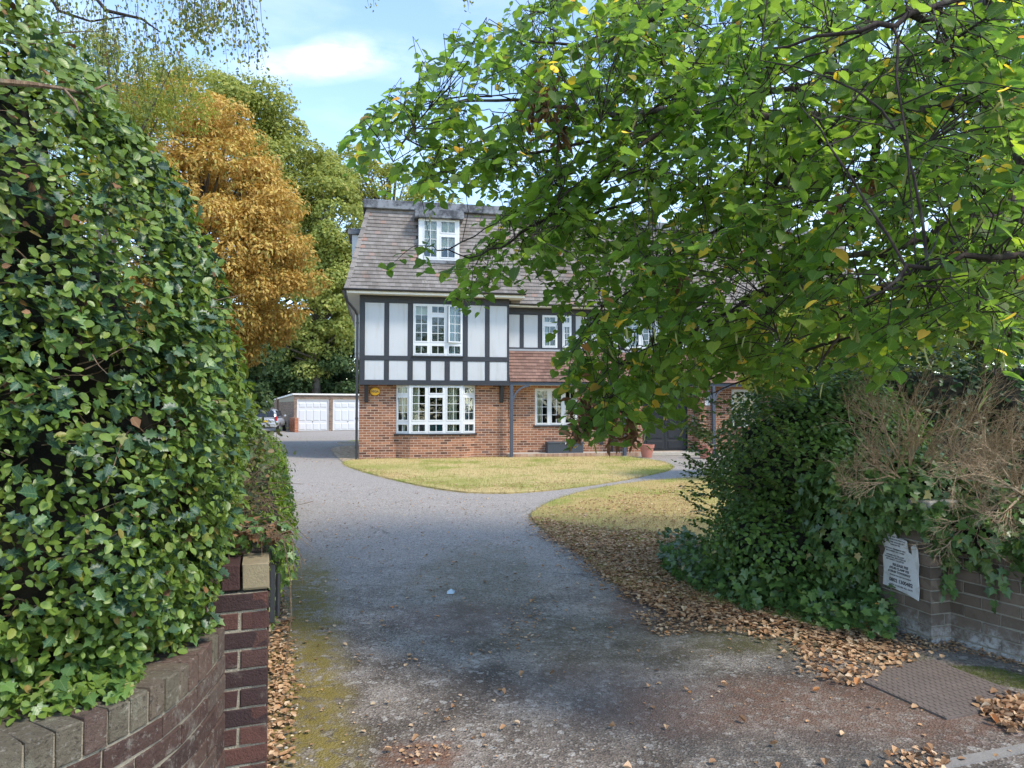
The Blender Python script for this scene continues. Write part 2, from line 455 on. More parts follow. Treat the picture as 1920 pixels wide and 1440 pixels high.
class BW:
    """brickwork collected per wall: bricks as pieces up to a quota, the rest joined"""
    def __init__(s, part, me, quota=0, H=.060, J=.015, Lb=.210, proud=.003):
        s.part = part; s.me = me; s.q = quota; s.H = H; s.J = J; s.L = Lb; s.p = proud; s.mb = MB(); s.r = random.Random(len(COL.objects))
    def run(s, M, x0, x1, z0, z1, holes=(), header_rows=()):
        k = 0; z = z0
        while z + s.H * .5 < z1:
            h = min(s.H, z1 - z)
            step = s.L + s.J
            off = (0 if k % 2 == 0 else step / 2)
            if k in header_rows or (header_rows == 'all' and k % 2): step = (s.L - s.J) / 2 + s.J; off = -step / 2
            for a, b in free_spans(x0, x1, z, z + h, holes):
                n0 = math.floor((a - x0 + off) / step)
                x = x0 - off + n0 * step
                while x < b:
                    p0, p1 = max(x, a), min(x + step - s.J, b)
                    if p1 - p0 > .015: s.one(M, p0, p1, z, z + h)
                    x += step
            z += s.H + s.J; k += 1
    def one(s, M, p0, p1, z0, z1):
        j = s.r.uniform(-.0015, .0025)
        if s.q > 0:
            s.q -= 1
            A = M @ Matrix.Translation((p0, -s.p - j, z0)) @ Matrix.Diagonal((p1 - p0, .03, z1 - z0, 1))
            inst('brick', s.me, s.part, M=A)
        else:
            s.mb.box((p0, -s.p - j, z0), (p1, .03, z1), M, s.r.random() * .999 + .001)
    def done(s, name='brickwork', mat=None):
        if s.mb.v:
            o = s.mb.build(name, mat or M_BRICK, s.part); o['kind'] = 'stuff'
def LM(u, v, ang=0.0, z=0.0):
    return Matrix.Translation((u, v, z)) @ Matrix.Rotation(ang, 4, 'Z')

# ---- windows
def window(parent, M, w, h, lights, fb=.035, sb=.035, dp=.07, bar=.016, curtain=None, name='window', mat=None):
    """lights: (x0, x1, z0, z1, cols, rows, open_angle) tiling the opening"""
    mat = mat or M_UPVC
    fm = MB()
    def border(mb, x0, x1, z0, z1, b, y0, y1, MM):
        mb.box((x0, y0, z0), (x0 + b, y1, z1), MM); mb.box((x1 - b, y0, z0), (x1, y1, z1), MM)
        mb.box((x0 + b, y0, z0), (x1 - b, y1, z0 + b), MM); mb.box((x0 + b, y0, z1 - b), (x1 - b, y1, z1), MM)
    for L in lights: border(fm, L[0], L[1], L[2], L[3], fb, -dp / 2, dp / 2, None)
    root = fm.build(name, mat, parent); root.matrix_local = M
    for L in lights:
        x0, x1, z0, z1 = L[0] + fb + .001, L[1] - fb - .001, L[2] + fb + .001, L[3] - fb - .001
        ang = L[6] if len(L) > 6 else 0
        MM = Matrix.Translation((x1, -.01, 0)) @ Matrix.Rotation(ang, 4, 'Z') @ Matrix.Translation((-x1, .01, 0)) if ang else None
        sm = MB(); yy = (-dp / 2 - .012, dp / 2 - .02)
        border(sm, x0, x1, z0, z1, sb, yy[0], yy[1], MM)
        gx0, gx1, gz0, gz1 = x0 + sb, x1 - sb, z0 + sb, z1 - sb
        ym = (yy[0] + yy[1]) / 2
        for i in range(1, L[4]):
            x = gx0 + (gx1 - gx0) * i / L[4]; sm.box((x - bar / 2, ym - .013, gz0), (x + bar / 2, ym + .013, gz1), MM)
        xs = [gx0 + (gx1 - gx0) * i / L[4] for i in range(L[4] + 1)]
        for j in range(1, L[5]):
            z = gz0 + (gz1 - gz0) * j / L[5]
            for i in range(L[4]):
                sm.box((xs[i] + (bar / 2 if i else 0), ym - .012, z - bar / 2), (xs[i + 1] - (bar / 2 if i < L[4] - 1 else 0), ym + .012, z + bar / 2), MM)
        sm.build('sash', mat, root)
        for i in range(L[4]):
            for j in range(L[5]):
                a, b = xs[i] + (bar / 2 if i else 0), xs[i + 1] - (bar / 2 if i < L[4] - 1 else 0)
                c = gz0 + (gz1 - gz0) * j / L[5] + (bar / 2 if j else 0); d = gz0 + (gz1 - gz0) * (j + 1) / L[5] - (bar / 2 if j < L[5] - 1 else 0)
                MB().box((a, ym - .002, c), (b, ym + .002, d), MM).build('pane', M_GLASS, root)
    return root
def curtain(parent, M, x0, x1, z0, z1, mat, y=.12):
    n = int((x1 - x0) / .012); vs = []; 
    for i in range(n + 1):
        x = x0 + (x1 - x0) * i / n; yy = y + .022 * math.sin(i * 1.1) + .01 * math.sin(i * .37)
        vs += [(x, yy, z0), (x, yy, z1), (x, yy + .006, z0), (x, yy + .006, z1)]
    fs = []
    for i in range(n):
        a, b = i * 4, i * 4 + 4
        fs += [(a, b, b + 1, a + 1), (b + 2, a + 2, a + 3, b + 3)]
    fs += [(0, 1, 3, 2)]
    o = MB().add(vs, fs).build('curtain', mat, parent, smooth=True); o.matrix_local = M
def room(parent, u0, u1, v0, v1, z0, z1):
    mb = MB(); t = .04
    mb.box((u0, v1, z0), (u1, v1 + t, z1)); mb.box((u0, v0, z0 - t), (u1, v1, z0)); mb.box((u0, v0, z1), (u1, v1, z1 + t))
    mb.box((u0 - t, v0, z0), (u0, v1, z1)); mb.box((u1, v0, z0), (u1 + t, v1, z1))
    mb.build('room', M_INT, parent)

# ---- gable block, ground floor
U1 = 4.48                       # its right corner
GV = 0.30                       # ground floor brick stands back under the jetty
ub0, ub1 = HU(743, 770, GV), HU(890, 770, GV)
uf0, uf1 = HU(769, 770, .03), HU(866, 770, .03)
bz0, bz1 = .77, 2.22
gw = MB()
core_boxes(gw, U1, 0, 2.24, [(ub0, ub1, 0, 2.222)], .28)
gwall = gw.build('brick_wall', M_MORTAR, house); gwall.location = (0, GV, 0)
bw = BW(gwall, BRICKME, 300)
bw.run(Matrix.Identity(4), .004, ub0, .006, 2.235)
bw.run(Matrix.Identity(4), ub1, U1 - .004, .006, 2.235)
bw.done()
# side wall (left flank) and rear mass
sm = MB(); sm.box((0, GV + .28, 0), (.28, 9, 2.24)); sm.box((U1 - .28, GV + .28, 0), (U1, 9, 2.24)); sm.box((.28, 8.7, 0), (U1 - .28, 9, 2.24))
fl = sm.build('flank_wall', M_MORTAR, house)
b2 = BW(fl, BRICKME, 0); b2.run(LM(0, 9, -math.pi / 2), 0, 9 - GV, .006, 2.235); b2.done()
# bay plinth
bp = MB(); bp.prism([(ub0, GV + .1), (ub0, GV), (uf0, .03), (uf1, .03), (ub1, GV), (ub1, GV + .1)], 0, bz0 - .05)
bay = bp.build('bay_plinth', M_MORTAR, house)
b3 = BW(bay, BRICKME, 0)
aL = math.atan2(.03 - GV, uf0 - ub0); aR = math.atan2(GV - .03, ub1 - uf1)
lL = math.hypot(.03 - GV, uf0 - ub0); lR = math.hypot(.03 - GV, ub1 - uf1)
b3.run(LM(ub0, GV, aL), .004, lL - .002, .006, bz0 - .05); b3.run(LM(uf0, .03), .002, uf1 - uf0 - .002, .006, bz0 - .05); b3.run(LM(uf1, .03, aR), .002, lR - .004, .006, bz0 - .05)
b3.done()
MB().prism([(ub0 - .07, GV - .001), (ub0 - .07, GV - .05), (uf0 - .03, -.03), (uf1 + .03, -.03), (ub1 + .07, GV - .05), (ub1 + .07, GV - .001)], bz0 - .045, bz0 - .002).build('sill', M_BLACK, house)
H = bz1 - bz0; s0 = .30; t0 = .33
wL = uf1 - uf0
def three(w, h):
    a, b = w * .33, w * .67
    lo, hi = h * .235, h * .79
    return [(0, a, lo, h, 2, 4), (a, b, lo, hi, 2, 3), (a, b, hi, h, 2, 1), (b, w, lo, h, 2, 4), (0, a, 0, lo, 2, 1), (a, b, 0, lo, 2, 1), (b, w, 0, lo, 2, 1)]
window(house, LM(uf0, .06, 0, bz0), wL, H, three(wL, H))
def cant(w, h):
    return [(0, w, h * .235, h * .79, 2, 3), (0, w, h * .79, h, 2, 1), (0, w, 0, h * .235, 2, 1)]
window(house, LM(ub0 + .01, GV + .035, aL, bz0), lL, H, cant(lL - .01, H))
window(house, LM(uf1 + .008, .07, aR, bz0), lR, H, cant(lR - .01, H))
for q in ((uf0, .055), (uf1, .055)):
    MB().cbox((q[0], q[1], bz0 + H / 2), (.07, .07, H)).build('corner_post', M_UPVC, house, bevel=.006)
Mb = LM(uf0, .12, 0, bz0)
for a, b in ((.06, .30), (wL - .42, wL - .12), ): curtain(house, Mb, a, b, .02, H - .03, M_CURT, .15)
curtain(house, LM(ub0, GV + .02, aL, bz0), .10, .24, .02, H - .03, M_CURT, .14)
curtain(house, LM(uf1, .09, aR, bz0), .2, .36, .02, H - .03, M_CURTG, .16)
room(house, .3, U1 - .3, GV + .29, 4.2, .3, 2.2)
MB().box((uf0 + .4, .5, .80), (uf1 - .35, .95, 1.0)).build('sofa_back', mat_simple('teal_cloth', (.10, .30, .30), .8), house, bevel=.05, seg=3)

# ---- gable block, first floor: white panels between black timbers
def ff(px, py=640): return HU(px, py, 0)
Z_B0, Z_B1 = 2.215, 2.365       # bottom beam
Z_M0, Z_M1 = 2.945, 3.085       # middle rail
Z_T0, Z_T1 = 4.655, 4.87        # top beam
core = MB()
wx0, wx1 = ff(774.5), ff(867)
wz0, wz1 = 3.10, 4.65
core_boxes(core, U1, 2.24, 4.97, [(wx0, wx1, wz0, wz1)], .22)
core.box((0, .22, 2.24), (.2, 9, 4.97)); core.box((U1 - .2, .22, 2.24), (U1, 9, 4.97)); core.box((.2, 8.8, 2.24), (U1 - .2, 9, 4.97)); core.box((.2, .22, 2.24), (U1 - .2, 8.8, 2.30))
upw = core.build('timber_frame_wall', M_RENDER, house); upw.location = (0, .02, 0)
def beam(u0, u1, z0, z1, v=0.0, proud=.0, mat=None):
    mb = MB(); mb.box((u0, v - .012 - proud, z0), (u1, v + .019, z1))
    return mb.build('beam', mat or M_TIMBER, house, bevel=.006)
beam(-.015, U1 + .015, Z_B0, Z_B1, 0, .012)
beam(0, U1, Z_T0, Z_T1, 0, .006)
posts = [(675, 684), (720.5, 729.5), (764.5, 774), (868, 877), (909.5, 918), (951, 959.5)]
pu = [(max(0, ff(a)), min(U1, ff(b))) for a, b in posts]
pu[0] = (0, pu[0][1]); pu[-1] = (pu[-1][0], U1)
for a, b in pu:
    beam(a, b, Z_M1, Z_T0); beam(a, b, Z_B1, Z_M0)
beam(0, U1, Z_M0, Z_M1, 0, .004)
ls = [(ff(799), ff(808)), (ff(834), ff(843.5))]
for a, b in ls: beam(a, b, Z_B1, Z_M0)
def panel(u0, u1, z0, z1, v=0.0):
    MB().box((u0 + .004, v + .004, z0 + .004), (u1 - .004, v + .0195, z1 - .004)).build('panel', M_RENDER, house)
for i in (0, 1, 3, 4): panel(pu[i][1], pu[i + 1][0], Z_M1, Z_T0)
low = pu[:3] + ls + pu[3:]
for i in range(len(low) - 1): panel(low[i][1], low[i + 1][0], Z_B1, Z_M0)
W1, H1 = wx1 - wx0, wz1 - wz0
li = three(W1, H1)
li[3] = (*li[3], math.radians(14))
window(house, LM(wx0, .0, 0, wz0), W1, H1, li)
room(house, .25, U1 - .25, .26, 4.2, 2.5, 4.7)
curtain(house, LM(wx0, .06, 0, wz0), W1 - .36, W1 - .10, .05, H1 - .06, M_CURTG, .16)
MB().box((wx0 + .05, .03, wz1 - .32), (wx0 + .50, .05, wz1 - .05)).build('roller_blind', M_CURT, house).location = (0, .12, 0)
lp = MB(); lp.lathe([(.02, 0), (.025, .16), (.11, .17), (.07, .33)], (wx0 + .25, .45, wz0 + .02), 14); lp.box((wx0 + .05, .3, wz0 - .06), (wx1 - .05, .8, wz0 - .01)); lp.build('table_lamp', M_CURT, house)
MB().box((wx0 - .04, -.07, wz0 - .035), (wx1 + .04, -.008, wz0 - .002)).build('sill', M_BLACK, house)

# ---- eaves
EV = -.38; EZ = 4.97
mb = MB(); mb.box((EV, EV, 4.875), (U1 - EV, .0, 4.905)); mb.box((EV, 0, 4.875), (.0, 9.3, 4.905)); mb.box((U1, 0, 4.875), (U1 - EV, 9.3, 4.905))
mb.build('soffit', M_SOFFIT, house)
mb = MB(); mb.box((EV - .02, EV - .02, 4.86), (U1 - EV + .02, EV, 4.985)); mb.box((EV - .02, EV, 4.86), (EV, 9.3, 4.985)); mb.box((U1 - EV, EV, 4.86), (U1 - EV + .02, 9.3, 4.985))
mb.build('fascia_board', M_SOFFIT, house)
def gutter(p, q):
    p, q = Vector(p), Vector(q); d = (q - p).normalized(); s = d.cross(Vector((0, 0, 1)))
    mb = MB(); vs = []; n = 9
    for e in (p, q):
        for rr in (.058, .05):
            for k in range(n):
                a = math.pi * k / (n - 1); vs.append(e + s * math.cos(a) * rr - Vector((0, 0, 1)) * math.sin(a) * rr)
    fs = []
    for k in range(n - 1):
        fs += [(k, k + 1, 2 * n + k + 1, 2 * n + k), (n + k + 1, n + k, 3 * n + k, 3 * n + k + 1)]
    fs += [(0, 2 * n, 3 * n, n), (n - 1, 2 * n - 1, 4 * n - 1, 3 * n - 1)]
    mb.add(vs, fs); return mb.build('gutter', M_BLACK, house, smooth=True)
gutter((EV - .05, EV - .078, 4.985), (U1 - EV + .05, EV - .078, 4.985))
gutter((EV - .078, 9.3, 4.985), (EV - .078, EV - .03, 4.985))
pm = MB(); pm.tube([(-.40, -.42, 4.94), (-.38, -.39, 4.78), (-.33, -.33, 4.62), (-.12, -.12, 4.38), (-.065, -.05, 4.26), (-.06, -.04, 4.1), (-.06, -.04, .02)], .037, 10)
for z in (.35, 1.2, 2.15, 3.1, 4.0): pm.tube([(-.06, -.04, z), (-.06, -.04, z + .06)], .047, 10)
pm.build('downpipe', M_BLACK, house, smooth=False)

# ---- tiled slopes
TILEW, TILEG = .165, .118
def wedge(mat):
    return MB().add([(0, 0.05, 0.004), (1, 0.05, 0.004), (1, 1.15, -.006), (0, 1.15, -.006), (0, 0, .034), (1, 0, .034), (1, 1.15, .010), (0, 1.15, .010)],
                    [(0, 3, 2, 1), (4, 5, 6, 7), (0, 1, 5, 4), (1, 2, 6, 5), (2, 3, 7, 6), (3, 0, 4, 7)]).mesh('tile', mat)
def tile_slope(part, mat, BL, BR, TL, TR, quota=0, gauge=TILEG, tw=TILEW, holes=()):
    BL, BR, TL, TR = map(Vector, (BL, BR, TL, TR))
    x = (BR - BL).normalized(); up = TL - BL; up = up - x * up.dot(x); Ls = up.length; up.normalize(); n = x.cross(up)
    me = wedge(mat); mb = MB(); rows = int(Ls / gauge + .5); r = random.Random(5)
    base = me.vertices; vv = [v.co.copy() for v in base]; ff_ = [tuple(p.vertices) for p in me.polygons]
    for i in range(rows):
        t = i / rows
        a = (BL.lerp(TL, t) - BL).dot(x); b = (BR.lerp(TR, t) - BL).dot(x)
        xx = a - (tw / 2 if i % 2 else 0)
        while xx < b - .01:
            p0, p1 = max(xx, a), min(xx + tw - .003, b)
            if p1 - p0 > .03:
                w = (p0 + p1) / 2; s = Ls * t
                P = BL + x * w + up * (s + gauge / 2)
                if not any(h[0] < P.x < h[1] and h[2] < P.z < h[3] for h in holes):
                    A = Matrix((x, up, n)).transposed().to_4x4(); A.translation = BL + x * p0 + up * s + n * r.uniform(0, .003)
                    A = A @ Matrix.Rotation(r.uniform(-.004, .004), 4, 'Z') @ Matrix.Diagonal((p1 - p0, gauge, 1, 1))
                    if quota > 0: quota -= 1; inst('tile', me, part, M=A)
                    else: mb.add([A @ v for v in vv], ff_, r.random() * .999 + .001)
            xx += tw
    if mb.v: mb.build('tiles', mat, part)['kind'] = 'stuff'
RI, RZ = .205, 7.50             # inset and height of the roof's top edge
def frustum(u0, u1, v0, v1, z0, i, z1, j=0):
    return MB().add([(u0, v0, z0), (u1, v0, z0), (u1, v1, z0), (u0, v1, z0), (u0 + i, v0 + i, z1), (u1 - i, v0 + i, z1), (u1 - i, v1 - i, z1), (u0 + i, v1 - i, z1)],
                    [(0, 3, 2, 1), (4, 5, 6, 7), (0, 1, 5, 4), (1, 2, 6, 5), (2, 3, 7, 6), (3, 0, 4, 7)])
e0, e1 = EV - .02, U1 - EV + .02
ins_ = RI - e0
roof = frustum(e0 + .01, e1 - .01, e0 + .01, 9.3, EZ + .012, ins_, RZ).build('roof', M_UNDER, house)
DV = -.20
dx0, dx1 = HU(785, 440, DV), HU(861.5, 440, DV); dz0, dz1 = HZ(820, 488, DV), HZ(820, 411, DV)
tile_slope(roof, M_TILE, (e0, e0, EZ), (e1, e0, EZ), (RI, RI, RZ), (e1 - ins_, RI, RZ), 300, holes=[(dx0, dx1, dz0, dz1 + .2)])
tile_slope(roof, M_TILE, (e0, 9.3, EZ), (e0, e0, EZ), (RI, 9.3 - ins_, RZ), (RI, RI, RZ), 0)
tile_slope(roof, M_TILE, (e1, e0, EZ), (e1, 9.3, EZ), (e1 - ins_, RI, RZ), (e1 - ins_, 9.3 - ins_, RZ), 0)
for (A, B) in (((e0, e0, EZ), (RI, RI, RZ)), ((e1, e0, EZ), (e1 - ins_, RI, RZ))):
    A, B = Vector(A), Vector(B); n = 8; sg = -1 if A.x < 2 else 1
    for k in range(n):
        p, q = A.lerp(B, k / n), A.lerp(B, (k + 1.06) / n); out = Vector((sg * .03, -.03, .012))
        mb = MB(); d = (q - p).normalized(); s = Vector((1, 0, 0)); w2 = .095
        fx = Vector((sg * -1, 0, 0)) * .12; fy = Vector((0, 1, 0)) * .12
        o1, o2 = out * 1.35, out * .75
        vs = [p + o1, p + o1 + fx, p + o1 + fy, q + o2, q + o2 + fx, q + o2 + fy]
        vs += [v - out * .7 for v in vs]
        mb.add(vs, [(0, 1, 4, 3), (0, 3, 5, 2), (6, 9, 10, 7), (6, 8, 11, 9), (0, 6, 7, 1), (0, 2, 8, 6), (1, 7, 10, 4), (2, 5, 11, 8), (3, 4, 10, 9), (3, 9, 11, 5)])
        mb.build('hip_tile', M_TILE, roof)
MB().box((RI - .14, RI - .14, RZ + .002), (e1 - ins_ + .14, 9.3 - ins_ + .1, RZ + .27)).build('roof_kerb', M_LEAD, house, bevel=.02)
# front dormer
dm = MB(); dm.box((dx0, DV, dz0), (dx0 + .10, .5, dz1)); dm.box((dx1 - .07, DV, dz0), (dx1, .5, dz1)); dm.box((dx0 + .1, DV, dz0), (dx1 - .07, .3, dz0 + .03)); dm.box((dx0 + .1, DV + .17, dz0 + .03), (dx1 - .07, .46, dz1))
dorm = dm.build('dormer', M_UPVC, house)
MB().box((dx0 - .12, DV - .14, dz1 + .002), (dx1 + .12, .55, dz1 + .26)).build('dormer_roof', M_LEAD, dorm, bevel=.01)
MB().box((dx0 - .02, DV - .05, dz0 - .10), (dx1 + .02, DV + .05, dz0 - .002)).build('lead_apron', M_LEAD, dorm)
wd, hd = dx1 - dx0 - .17, dz1 - dz0 - .03
window(house, LM(dx0 + .10, DV + .04, 0, dz0 + .03), wd, hd, [(0, wd * .48, 0, hd, 2, 4), (wd * .48, wd, hd * .62, hd, 2, 1), (wd * .48, wd, 0, hd * .62, 2, 2)])
curtain(house, LM(dx0 + .10, DV + .04, 0, dz0 + .03), .03, wd - .03, .0, hd, M_CURT, .09)
# flank dormer and flank window, seen at a glance along the side
MB().box((-.30, 1.5, 6.2), (.4, 2.7, 7.02)).build('side_dormer', M_UPVC, house)
MB().box((-.42, 1.42, 7.022), (.45, 2.8, 7.20)).build('side_dormer_roof', M_LEAD, house)
so = MB().box((-.17, 1.0, 3.1), (.0, 2.2, 4.42)).build('side_window', M_UPVC, house)
MB().box((-.176, 1.1, 3.2), (-.171, 2.1, 4.32)).build('pane', M_GLASS, so)

# ---- brackets under the jetty, alarm
for px in (687, 940.5):
    u = HU(px, 740, .2)
    mb = MB(); mb.add([(u - .055, GV - .008, 2.21), (u + .055, GV - .008, 2.21), (u + .055, GV - .008, 1.70), (u - .055, GV - .008, 1.70), (u - .055, .03, 2.21), (u + .055, .03, 2.21), (u + .055, GV - .08, 1.70), (u - .055, GV - .08, 1.70)],
                      [(0, 1, 2, 3), (4, 7, 6, 5), (0, 4, 5, 1), (3, 2, 6, 7), (0, 3, 7, 4), (1, 5, 6, 2)])
    mb.build('bracket', M_TIMBER, house, bevel=.008)
def text_mesh(s, size, mat, name='lettering', bold=0.0, extr=.001):
    cu = bpy.data.curves.new(name, 'FONT'); cu.body = s; cu.size = size; cu.extrude = extr; cu.offset = bold; cu.align_x = 'CENTER'; cu.align_y = 'CENTER'; cu.resolution_u = 3
    o = bpy.data.objects.new(name, cu); COL.objects.link(o)
    me = bpy.data.meshes.new_from_object(o); bpy.data.objects.remove(o); me.materials.clear(); me.materials.append(mat); return me
uA = HU(703, 734, GV - .05); zA = HZ(703, 734, GV - .05)
al = empty('alarm_box', (HO.x + cA * uA - sA * (GV - .01), HO.y + sA * uA + cA * (GV - .01), zA), HA)
tag(al, 'round yellow alarm box with dark lettering high on the brick wall', 'alarm box')
M_YEL = mat_simple('yellow_plastic', (.75, .40, .03), .35, .05, 5, 0); M_YELR = mat_simple('amber_rim', (.30, .13, .02), .4, .05, 5, 0)
a = MB(); a.lathe([(0, 0), (.15, 0), (.155, .02), (.14, .045), (.12, .05)], (0, 0, 0), 28); o = a.build('rim', M_YELR, al, smooth=True); o.rotation_euler = (math.radians(90), 0, 0); o.scale = (1.05, .86, 1)
a = MB(); a.lathe([(.135, .046), (.11, .062), (.05, .07), (0, .071)], (0, 0, 0), 28); o = a.build('cover', M_YEL, al, smooth=True); o.rotation_euler = (math.radians(90), 0, 0); o.scale = (1.05, .86, 1)
inst('lettering', text_mesh('VEGA', .085, M_BLACK, bold=.002), al, (0, -.076, -.005), (math.radians(90), 0, 0))

# ---- wing: loggia, tile skirt, first floor, roof
UE = 16.8; WV = .55
def wu(px, py, v): return HU(px, py, v)
x0, x1 = wu(1003, 765, WV), wu(1082, 765, WV); z0, z1 = HZ(1030, 797, WV), HZ(1030, 729, WV)
d0, d1 = wu(1205, 790, WV), wu(1289, 790, WV); dzb, dzt = .14, HZ(1240, 728, WV)
x2, x3 = wu(1372, 780, WV), wu(1420, 780, WV)
L = UE - U1
holes = [(x0 - U1, x1 - U1, z0, z1), (d0 - U1, d1 - U1, dzb, dzt), (x2 - U1, x3 - U1, .9, 2.15)]
mb = MB(); core_boxes(mb, L, 0, 2.24, holes, .28)
wwall = mb.build('porch_wall', M_MORTAR, house); wwall.location = (U1, WV, 0)
b4 = BW(wwall, BRICKME, 0); b4.run(Matrix.Identity(4), .004, L, .15, 2.235, holes); b4.done()
mb = MB(); mb.box((U1 + .002, .06, 0), (d0 - .25, WV, .135)); 
st = mb.build('porch_plinth', M_STONE, house)
mb = MB(); rr = random.Random(3); x = U1 + .006
M_PBR = mat_brick('plinth_brick', [(0, (.30, .17, .11)), (.5, (.42, .27, .18)), (1, (.5, .36, .25))])
while x < d0 - .32: mb.box((x, .045, .004), (x + .065, .058, .132), None, rr.random() * .99 + .005); x += .075
mb.build('soldier_bricks', M_PBR, st)['kind'] = 'stuff'
MB().box((d0 - .2, .18, 0.006), (d1 + .3, WV - .002, .12)).build('door_step', M_STONE, house, bevel=.01)
w, h = x1 - x0, z1 - z0
window(house, LM(x0, WV + .03, 0, z0), w, h, [(0, w * .34, 0, h, 2, 4), (w * .34, w * .67, 0, h, 2, 4), (w * .67, w, 0, h, 2, 4)])
MB().box((x0 - .05, WV - .05, z0 - .05), (x1 + .05, WV - .009, z0 - .003)).build('sill', M_BLACK, house)
curtain(house, LM(x0, WV + .05, 0, z0), .08, .26, .0, h, M_CURT, .16)
window(house, LM(x2, WV + .03, 0, .9), x3 - x2, 1.25, [(0, x3 - x2, 0, 1.25, 2, 3)])
room(house, U1 + .05, d0 - .3, WV + .29, 4.2, .2, 2.2)
# double door
dw = (d1 - d0) / 2; hh = dzt - dzb
MB().box((d0, WV + .10, dzb), (d1, WV + .2, dzt)).build('door_recess', M_DOOR, house)
for k in range(2):
    a = d0 + .04 + k * (dw - .04)
    dmsh = MB().box((a + .003, WV + .03, dzb + .03), (a + dw - .045, WV + .095, dzt - .06)); do = dmsh.build('door', M_DOOR, house, bevel=.004)
    for (f0, f1) in ((.04, .17), (.20, .42), (.46, .66), (.70, .96)):
        pa = MB(); pz0, pz1 = dzb + hh * f0, dzb + hh * f1 - .02
        pa.box((a + .10, WV + .012, pz0), (a + dw - .14, WV + .029, pz1)); pa.build('door_panel', M_DOOR, do, bevel=.012)
    hx = a + (dw - .09 if k == 0 else .05)
    MB().tube([(hx, WV + .028, dzb + 1.0), (hx, WV - .02, dzb + 1.0), (hx + (.0), WV - .02, dzb + 1.12)], .011, 8).build('handle', mat_simple('brass', (.5, .35, .12), .3, .1, 5, 0, 1.0), do)
fm = MB(); fm.box((d0 - .0, WV - .012, dzb), (d0 + .035, WV + .1, dzt)); fm.box((d1 - .035, WV - .012, dzb), (d1, WV + .1, dzt)); fm.box((d0 + .035, WV - .012, dzt - .05), (d1 - .035, WV + .1, dzt))
fm.build('door_frame', M_DOOR, house)
# brick piers beside the door, in front of the wall
for (pa, pb) in ((1177, 1205), (1312, 1334)):
    a, b = wu(pa, 790, .12), wu(pb, 790, .12)
    pc = MB().box((a, .12, 0), (b, WV - .01, 2.235)).build('pier', M_MORTAR, house)
    bb = BW(pc, BRICKME, 0); bb.run(LM(a, .12), .003, b - a - .003, .006, 2.23); bb.run(LM(a, WV, -math.pi / 2), 0.02, WV - .12, .006, 2.23); bb.run(LM(b, .12, math.pi / 2), 0, WV - .14, .006, 2.23); bb.done()
# notices and entry panel by the door
nu = wu(1326, 745, .11)
MB().box((nu - .09, .085, 1.62), (nu + .09, .108, 2.0)).build('notice_plate', M_UPVC, house)
inst('number', text_mesh('11', .16, M_TIMBERG), house, (nu, .082, 1.83), (math.radians(90), 0, 0))
nu = wu(1300, 790, WV); MB().box((nu - .05, WV - .04, .95), (nu + .05, WV - .009, 1.32)).build('entry_panel', mat_simple('steel_panel', (.5, .5, .5), .4, .1, 5, 0, .6), house)
# beams, posts, braces
beam(U1 + .017, UE, 2.235, 2.33, .02, 0, M_TIMBERG)
MB().box((U1 + .02, .06, 2.24), (UE, WV, 2.28)).build('porch_ceiling', M_SOFFIT, house)
for i, px in enumerate((954.5, 1171, 1338, 1500)):
    u = wu(px, 800, .03); u = max(u, U1 + .075)
    po = MB().box((u - .05, -.03, .02), (u + .05, .07, 2.232)).build('post', M_TIMBERG, house, bevel=.008)
    MB().box((u - .065, -.045, .0), (u + .065, .085, .035)).build('post_foot', M_STONE, house)
    for sg in ((1,) if i == 0 else (-1, 1)):
        pts = [(u + sg * (.05 + .5 * (1 - math.cos(t * math.pi / 2 / 8))), .02, 2.215 - .5 * (1 - math.sin(t * math.pi / 2 / 8))) for t in range(9)]
        MB().tube(pts, .038, 4).build('brace', M_TIMBERG, house)
# tile hung skirt
SZ0, SZ1 = 2.335, HZ(1010, 658, .55)
sk = MB().add([(U1 + .0, .0, SZ0), (UE, .0, SZ0), (UE, .56, SZ1), (U1, .56, SZ1), (U1, .6, SZ0), (UE, .6, SZ0)], [(0, 1, 2, 3), (0, 3, 4), (1, 5, 2), (0, 4, 5, 1), (3, 2, 5, 4)]).build('tile_skirt', M_UNDER, house)
tile_slope(sk, M_TILERED, (U1 + .02, -.01, SZ0), (UE, -.01, SZ0), (U1 + .02, .54, SZ1), (UE, .54, SZ1), 0, .112)
MB().box((U1 + .02, .50, SZ1 - .01), (UE, .58, SZ1 + .05)).build('lead_flashing', mat_simple('lead_flash', (.28, .29, .31), .5, .2, 5, .1), house)
# first floor of the wing
FV = .60; RZ0 = SZ1 + .045
EZ2 = HZ(1010, 571, .22); TZ1 = EZ2 - .06; TZ0 = TZ1 - .22; 
n = 0
def fw(px): return wu(px, 620, FV)
wins = [(fw(1016.5), fw(1044.5)), (fw(1054), fw(1071)), (fw(1170), fw(1260))]
mb = MB(); core_boxes(mb, L, RZ0, EZ2, [(a - U1, b - U1, RZ0 + .02, TZ0) for a, b in wins], .2)
fwall = mb.build('timber_frame_wall', M_RENDER, house); fwall.location = (U1, FV + .02, 0)
beam(U1, UE, TZ0, TZ1, FV, .006)
beam(U1, UE, RZ0, RZ0 + .06, FV, .006)
studs = [(974.5, 982), (1008.5, 1016.5), (1044.5, 1054), (1071, 1079.5), (1101, 1109), (1132, 1140), (1162, 1170), (1260, 1268), (1300, 1308), (1345, 1353), (1392, 1400), (1440, 1448), (1490, 1498)]
su = [(fw(a), fw(b)) for a, b in studs]
for a, b in su: beam(a, b, RZ0 + .06, TZ0, FV)
edges = [(U1 - .2, U1 + .01)] + su + [(UE, UE + .1)]
